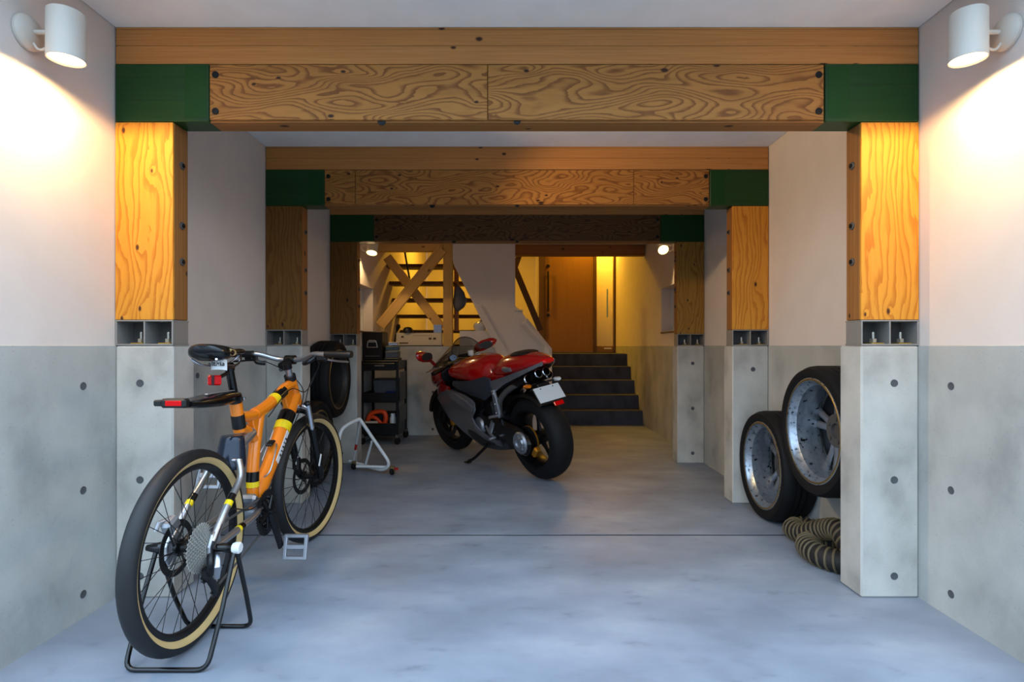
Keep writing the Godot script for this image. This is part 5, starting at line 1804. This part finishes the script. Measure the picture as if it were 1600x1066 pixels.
# =============================================================== ribbed hose in a heap
func build_hose():
	var t := thing("ribbed_hose", "Thick dark hose with tan spiral ribs heaped on the floor behind the nearest right pier", "hose")
	var path := curve([Vector3(1.545, 0.05, -2.90), Vector3(1.49, 0.05, -2.965), Vector3(1.437, 0.05, -2.925), Vector3(1.442, 0.062, -2.82), Vector3(1.478, 0.12, -2.70), Vector3(1.482, 0.150, -2.59), Vector3(1.475, 0.122, -2.51), Vector3(1.480, 0.060, -2.452), Vector3(1.425, 0.05, -2.475), Vector3(1.372, 0.05, -2.56), Vector3(1.385, 0.05, -2.69), Vector3(1.45, 0.05, -2.74), Vector3(1.53, 0.05, -2.72)], 9)
	var r := 0.048
	var mb := MB.new()
	mb.tube(path, r, 20)
	part("hose_body", mb, mat.hose, t)
	var total := 0.0
	var acc := [0.0]
	for i in range(1, path.size()):
		total += path[i].distance_to(path[i - 1])
		acc.append(total)
	var helix := []
	var turns := total / 0.030
	var side := Vector3.RIGHT
	var steps := int(turns * 18)
	var seg := 0
	for k in steps + 1:
		var s := total * k / steps
		while seg < path.size() - 2 and acc[seg + 1] < s:
			seg += 1
		var a: Vector3 = path[seg]
		var b: Vector3 = path[seg + 1]
		var f: float = (s - acc[seg]) / maxf(acc[seg + 1] - acc[seg], 1e-6)
		var d := (b - a).normalized()
		side = (side - d * side.dot(d)).normalized()
		var ph := TAU * turns * k / steps
		helix.append(a.lerp(b, f) + (side * cos(ph) + d.cross(side) * sin(ph)) * r)
	mb = MB.new()
	mb.tube(helix, 0.0062, 7)
	part("spiral_rib", mb, mat.hose_rib, t)


# =============================================================== white paddock stand
func build_paddock_stand():
	var t := thing("paddock_stand", "White tubular motorcycle paddock stand on small castors beside the tool cart", "motorcycle stand", Vector3(-1.22, 0, -4.36))
	var o := t.position
	var mb := MB.new()
	var p := func(x: float, y: float, d: float) -> Vector3:
		return Vector3((x - 808.0) * d / 880.0, 1.0 - (y - 541.0) * d / 880.0, -d) - o
	mb.tube(curve([p.call(529, 722, 4.12), p.call(528, 700, 4.12), p.call(533, 674, 4.14), p.call(545, 663, 4.2), p.call(562, 655, 4.3)], 6), 0.013, 12)
	mb.tube(bent([p.call(562, 655, 4.3), p.call(608, 722, 4.36), p.call(606, 731, 4.38), p.call(596, 735, 4.42), p.call(546, 721, 4.62)], 0.05), 0.013, 12)
	mb.tube([p.call(581, 690, 4.34), p.call(571, 726, 4.50)], 0.010, 10)
	mb.tube([p.call(557, 729, 4.44), p.call(605, 730, 4.40)], 0.011, 10)
	mb.tube([p.call(562, 660, 4.32), p.call(553, 718, 4.62)], 0.010, 10)
	part("tube_frame", mb, mat.white, t)
	part("red_sleeve", boxed_mb(p.call(556.5, 695, 4.49), Vector3(0.018, 0.09, 0.018), 0.006, Basis(Vector3.BACK, -0.15)), mat.red, t)
	for q in [[613, 4.37], [553, 4.56], [530, 4.12]]:
		var c: Vector3 = p.call(q[0], 741, q[1])
		c.y = 0.030
		var w := MB.new()
		w.lathe([Vector2(0, -0.011), Vector2(0.026, -0.011), Vector2(0.030, -0.006), Vector2(0.030, 0.006), Vector2(0.026, 0.011), Vector2(0, 0.011)], 20, along(Vector3(1, 0, 0.3), c))
		var wm := part("castor_wheel", w, mat.rubber, t)
		var fk := MB.new()
		fk.box(c + Vector3(0, 0.028, 0), Vector3(0.034, 0.022, 0.036), 0.004)
		fk.box(c + Vector3(0.016, 0.008, 0), Vector3(0.003, 0.04, 0.024), 0.001)
		fk.box(c + Vector3(-0.016, 0.008, 0), Vector3(0.003, 0.04, 0.024), 0.001)
		part("castor_fork", fk, mat.lever, wm)
	part("red_foot", boxed_mb(p.call(619, 733, 4.37), Vector3(0.035, 0.018, 0.02), 0.005), mat.red, t)


# =============================================================== tool cart and what stands on it
func build_cart():
	var o := Vector3(-1.395, 0, -5.94)
	var t := thing("tool_cart", "Black three-tier rolling tool cart against the left wall beside the half wall", "tool cart", o)
	var hx := 0.178
	var hz := 0.215
	for x in [-hx, hx]:
		for z in [-hz, hz]:
			part("post", boxed_mb(Vector3(x, 0.47, z), Vector3(0.026, 0.74, 0.026), 0.004), mat.black_metal, t)
			var w := MB.new()
			w.lathe([Vector2(0, -0.014), Vector2(0.034, -0.014), Vector2(0.040, -0.008), Vector2(0.040, 0.008), Vector2(0.034, 0.014), Vector2(0, 0.014)], 20, along(Vector3(1, 0, 0.4), Vector3(x, 0.040, z)))
			var wm := part("castor", w, mat.rubber, t)
			part("castor_fork", boxed_mb(Vector3(x, 0.082, z), Vector3(0.04, 0.034, 0.05), 0.005), mat.steel_in, wm)
	for q in [[0.80, 0.085, "top_tray"], [0.475, 0.10, "middle_tray"], [0.15, 0.13, "bottom_tray"]]:
		var y: float = q[0]
		var h: float = q[1]
		var mb := MB.new()
		mb.box(Vector3(0, y - h * 0.5 + 0.006, 0), Vector3(2 * hx, 0.008, 2 * hz), 0.002)
		mb.box(Vector3(0, y, hz - 0.004), Vector3(2 * hx, h, 0.008), 0.003)
		mb.box(Vector3(0, y, -hz + 0.004), Vector3(2 * hx, h, 0.008), 0.003)
		mb.box(Vector3(hx - 0.004, y, 0), Vector3(0.008, h, 2 * hz), 0.003)
		mb.box(Vector3(-hx + 0.004, y, 0), Vector3(0.008, h, 2 * hz), 0.003)
		part(q[2], mb, mat.black_metal, t)
	var dr := boxed_mb(Vector3(-0.01, 0.79, hz + 0.010), Vector3(0.33, 0.075, 0.014), 0.004)
	var dm := part("drawer", dr, mat.black_metal, t)
	part("drawer_pull", boxed_mb(Vector3(0.0, 0.80, hz + 0.020), Vector3(0.10, 0.016, 0.012), 0.004), mat.steel_in, dm)
	part("lid", boxed_mb(Vector3(0, 0.846, 0), Vector3(0.385, 0.012, 0.456), 0.004), mat.black_metal, t)
	part("side_guard", boxed_mb(Vector3(hx + 0.016, 0.585, 0.02), Vector3(0.004, 0.30, 0.30), 0.001), mat.grey_plastic, t)
	part("side_guard", boxed_mb(Vector3(hx + 0.016, 0.30, 0.02), Vector3(0.004, 0.17, 0.34), 0.001), mat.grey_plastic, t)

	var tb := thing("tool_box", "Black tool box with a bright folding handle on top of the cart", "tool box", o + Vector3(-0.09, 0.852, 0.03))
	part("body", boxed_mb(Vector3(0, 0.15, 0), Vector3(0.20, 0.30, 0.26), 0.008), mat.black_metal, tb)
	var hd := MB.new()
	hd.tube(bent([Vector3(-0.052, 0.135, 0.135), Vector3(-0.040, 0.205, 0.15), Vector3(0.040, 0.205, 0.15), Vector3(0.052, 0.135, 0.135)], 0.02), 0.005, 8)
	hd.tube([Vector3(-0.052, 0.135, 0.135), Vector3(0.052, 0.135, 0.135)], 0.005, 8)
	part("handle", hd, mat.alu, tb)
	part("name_plate", boxed_mb(Vector3(0, 0.195, 0.132), Vector3(0.075, 0.022, 0.006), 0.003), mat.alu_matt, tb)
	part("drawer_lip", boxed_mb(Vector3(0, 0.045, 0.132), Vector3(0.15, 0.010, 0.008), 0.002), mat.steel_in, tb)

	var heap := [["paper_tray", "Dark grey tray at the bottom of the stack beside the tool box", 0.852, 0.028, 0.15, 0.20, mat.dark_grey], ["storage_case", "Brownish grey case second from the bottom beside the tool box", 0.880, 0.075, 0.135, 0.18, mat.grey_plastic], ["storage_case", "Grey case above the brownish one beside the tool box", 0.955, 0.050, 0.14, 0.17, mat.teal], ["storage_case", "Small pale case topping the stack beside the tool box", 1.005, 0.040, 0.10, 0.12, mat.alu_matt]]
	for q in heap:
		var c := thing(q[0], q[1], "case", o + Vector3(0.088, q[2], 0.02), 0.08 * float(heap.find(q)), "cases stacked beside the tool box")
		part("shell", boxed_mb(Vector3(0, q[3] * 0.46, 0), Vector3(q[4], q[3] * 0.92, q[5]), 0.006), q[6], c)
		part("lid_line", boxed_mb(Vector3(0, q[3] * 0.62, 0), Vector3(q[4] + 0.004, 0.004, q[5] + 0.004), 0.001), mat.black, c)

	# what the shelves hold
	var sh := 0.475 - 0.05 + 0.010
	var bin := thing("storage_bin", "Dull grey storage bin on the middle shelf of the cart", "bin", o + Vector3(0.02, sh, -0.05))
	part("bin_body", body_prism(0.26, 0.22, 0.24, 0.9), mat.grey_plastic, bin)
	part("bin_rim", boxed_mb(Vector3(0, 0.215, 0), Vector3(0.275, 0.014, 0.255), 0.005), mat.dark_grey, bin)
	var bl := thing("folded_cloth", "Blue folded cloth at the front of the cart's middle shelf", "cloth", o + Vector3(0.10, sh, 0.125))
	part("fold", boxed_mb(Vector3(0, 0.035, 0), Vector3(0.12, 0.07, 0.12), 0.02), mat.blue, bl)
	part("fold", boxed_mb(Vector3(-0.01, 0.086, 0), Vector3(0.10, 0.03, 0.10), 0.012), mat.blue, bl)
	var low := 0.15 - 0.065 + 0.010
	var sw := thing("power_tool", "Bright orange power tool with a loop handle on the cart's bottom shelf", "power tool", o + Vector3(-0.065, low, 0.08))
	var hp := MB.new()
	hp.tube(curve([Vector3(-0.10, 0.10, 0), Vector3(-0.07, 0.19, 0), Vector3(0.0, 0.222, 0), Vector3(0.075, 0.215, 0), Vector3(0.095, 0.15, 0), Vector3(0.065, 0.03, 0)], 6), 0.024, 14, false, true, Vector2(1.0, 1.0))
	hp.tube(curve([Vector3(-0.07, 0.17, 0), Vector3(-0.01, 0.155, 0), Vector3(0.05, 0.09, 0), Vector3(0.06, 0.03, 0)], 6), 0.020, 12)
	part("loop_handle", hp, mat.power, sw)
	part("motor_body", boxed_mb(Vector3(-0.01, 0.055, 0), Vector3(0.19, 0.11, 0.09), 0.02), mat.power, sw)
	part("trigger", boxed_mb(Vector3(0.035, 0.17, 0), Vector3(0.03, 0.03, 0.02), 0.006), mat.black, sw)
	var cs := thing("clear_case", "Pale translucent case in front of the orange tool on the bottom shelf", "case", o + Vector3(-0.10, low, 0.165))
	part("shell", boxed_mb(Vector3(0, 0.068, 0), Vector3(0.13, 0.136, 0.04), 0.006), mat.box_card, cs)
	part("base", boxed_mb(Vector3(0, 0.03, 0), Vector3(0.136, 0.05, 0.046), 0.004), mat.teal, cs)
	var can := thing("spray_can", "White spray can beside the orange tool on the bottom shelf", "can", o + Vector3(0.115, low, 0.13))
	var cm := MB.new()
	cm.lathe([Vector2(0, 0), Vector2(0.030, 0), Vector2(0.032, 0.004), Vector2(0.032, 0.16), Vector2(0.026, 0.178), Vector2(0, 0.18)], 22)
	part("can_body", cm, mat.white, can)
	cm = MB.new()
	cm.lathe([Vector2(0, 0.178), Vector2(0.024, 0.178), Vector2(0.022, 0.21), Vector2(0, 0.212)], 18)
	part("cap", cm, mat.white, can)
	var bx := thing("small_box", "Small blue box at the right end of the bottom shelf", "box", o + Vector3(0.125, low, 0.187))
	part("carton", boxed_mb(Vector3(0, 0.05, 0), Vector3(0.075, 0.10, 0.03), 0.004), mat.blue, bx)
	part("flap", boxed_mb(Vector3(0, 0.098, 0), Vector3(0.07, 0.004, 0.032), 0.001), mat.blue, bx)
	var sb := thing("black_box", "Dark open bin filling the back of the cart's bottom shelf", "bin", o + Vector3(0.0, low, -0.09))
	part("bin_body", body_prism(0.30, 0.20, 0.18, 0.92), mat.dark_grey, sb)
	part("bin_rim", boxed_mb(Vector3(0, 0.196, 0), Vector3(0.31, 0.012, 0.19), 0.004), mat.black, sb)


func body_prism(w: float, h: float, d: float, taper: float) -> MB:
	var mb := MB.new()
	var rings := []
	for q in [[0.0, taper], [h * 0.06, taper + 0.01], [h * 0.94, 0.995], [h, 1.0]]:
		var ring := PackedVector3Array()
		for c in [[-1, -1], [1, -1], [1, 1], [-1, 1]]:
			for k in 4:
				var a: float = [PI, PI * 1.5, 0.0, PI * 0.5][[[-1, -1], [1, -1], [1, 1], [-1, 1]].find(c)] + PI * 0.5 * k / 3.0
				ring.append(Vector3(c[0] * (w * 0.5 * q[1] - 0.012) + cos(a) * 0.012, q[0], c[1] * (d * 0.5 * q[1] - 0.012) + sin(a) * 0.012))
		rings.append(ring)
	mb.loft(rings)
	return mb


# =============================================================== small things on and around the half wall
func build_clutter():
	var y := 0.999
	var ct := thing("cardboard_carton", "Long pale carton lying on the half wall below the crossed braces", "box", Vector3(-1.10, y, -6.345))
	part("carton_body", boxed_mb(Vector3(0, 0.078, 0), Vector3(0.51, 0.142, 0.07), 0.004), mat.box_card, ct)
	part("carton_edge", boxed_mb(Vector3(0, 0.004, 0), Vector3(0.52, 0.008, 0.08), 0.001), mat.black, ct)
	for q in [[-0.185, 0.105, 0.030, 0.020], [0.125, 0.085, 0.032, 0.022], [0.175, 0.085, 0.032, 0.022], [-0.17, 0.035, 0.10, 0.014], [0.04, 0.118, 0.22, 0.003]]:
		part("printed_mark", boxed_mb(Vector3(q[0], q[1], 0.0356), Vector3(q[2], q[3], 0.0008), 0.0), mat.print, ct)
	var cap := thing("round_hat", "Round black cap resting on top of the pale carton", "cap", Vector3(-1.23, y + 0.150, -6.345))
	var mb := MB.new()
	mb.lathe([Vector2(0.058, 0), Vector2(0.060, 0.012), Vector2(0.054, 0.042), Vector2(0.035, 0.062), Vector2(0, 0.068), Vector2(0, 0.0)], 28)
	part("crown", mb, mat.black, cap)
	mb = MB.new()
	mb.prism(PackedVector2Array([Vector2(0.05, -0.05), Vector2(0.095, -0.035), Vector2(0.108, 0.0), Vector2(0.095, 0.035), Vector2(0.05, 0.05)]), 0.0, 0.006, Transform3D(Basis(Vector3.RIGHT, -PI / 2.0), Vector3.ZERO), 0.002)
	part("peak", mb, mat.black, cap)
	var sq := thing("paper_box", "Small pale blue box standing on the carton in front of the square post", "box", Vector3(-0.893, y + 0.149, -6.345))
	part("carton_body", boxed_mb(Vector3(0, 0.046, 0), Vector3(0.088, 0.092, 0.05), 0.003), mat.pale_blue, sq)
	part("lid", boxed_mb(Vector3(0, 0.083, 0), Vector3(0.091, 0.016, 0.053), 0.002), mat.pale_blue, sq)
	var gc := thing("grey_cap", "Grey cloth cap hanging on the square post in front of the stair", "cap", Vector3(-0.652, 1.55, -6.395))
	var rows := []
	for q in [[0.145, 0.008, -0.025], [0.12, 0.028, -0.02], [0.06, 0.058, -0.005], [0.0, 0.070, 0.0], [-0.07, 0.073, 0.0], [-0.11, 0.060, -0.01], [-0.14, 0.03, -0.02], [-0.16, 0.006, -0.025]]:
		var ring := PackedVector3Array()
		for j in 18:
			var a := TAU * j / 18.0
			ring.append(Vector3(q[2] + cos(a) * q[1], q[0], sin(a) * q[1] * 0.8))
		rows.append(ring)
	mb = MB.new()
	mb.loft(rows)
	part("crown", mb, mat.cap_grey, gc)
	mb = MB.new()
	mb.prism(PackedVector2Array([Vector2(-0.02, -0.10), Vector2(0.06, -0.085), Vector2(0.088, -0.04), Vector2(0.085, 0.0), Vector2(0.03, -0.02)]), 0.02, 0.03, Transform3D(), 0.003)
	part("peak", mb, mat.cap_grey, gc)
	mb = MB.new()
	mb.tube([Vector3(-0.03, 0.14, 0.0), Vector3(-0.06, 0.165, 0.0), Vector3(-0.078, 0.16, 0.0)], 0.006, 8)
	part("hanging_loop", mb, mat.black, gc)
	var pot := thing("glass_dish", "White shiny lidded dish on the ledge beside the gable wall", "dish", Vector3(-0.42, 1.172, -6.38))
	mb = MB.new()
	mb.lathe([Vector2(0, 0), Vector2(0.055, 0), Vector2(0.072, 0.03), Vector2(0.078, 0.06), Vector2(0.074, 0.062), Vector2(0, 0.058)], 26)
	part("bowl", mb, mat.pot, pot)
	mb = MB.new()
	mb.lathe([Vector2(0.076, 0.060), Vector2(0.066, 0.085), Vector2(0.03, 0.102), Vector2(0.010, 0.106), Vector2(0.012, 0.122), Vector2(0, 0.125), Vector2(0, 0.06)], 26)
	part("lid", mb, mat.pot, pot)
	var cb := MeshInstance3D.new()
	mb = MB.new()
	mb.tube(curve([Vector3(-1.30, 2.09, -6.52), Vector3(-1.285, 1.98, -6.54), Vector3(-1.265, 1.87, -6.54), Vector3(-1.235, 1.72, -6.52), Vector3(-1.225, 1.64, -6.50)], 6), 0.011, 10)
	cb.name = "hanging_cable"
	cb.mesh = mb.commit()
	cb.material_override = mat.cable
	add_child(cb, true)
	tag(cb, "Dark cable hanging down behind the crossed braces", "cable")
	var br := thing("hand_brush", "Small dark brush standing behind the carton near the left wall", "brush", Vector3(-1.40, y, -6.42))
	mb = MB.new()
	mb.tube([Vector3(0, 0, 0), Vector3(0.01, 0.10, 0), Vector3(0.03, 0.19, 0)], [0.011, 0.009, 0.008], 10)
	part("handle", mb, mat.black, br)
	mb = MB.new()
	mb.tube([Vector3(0.028, 0.17, 0), Vector3(0.045, 0.225, 0), Vector3(0.05, 0.25, 0)], [0.012, 0.028, 0.016], 12)
	part("brush_head", mb, mat.black, br)
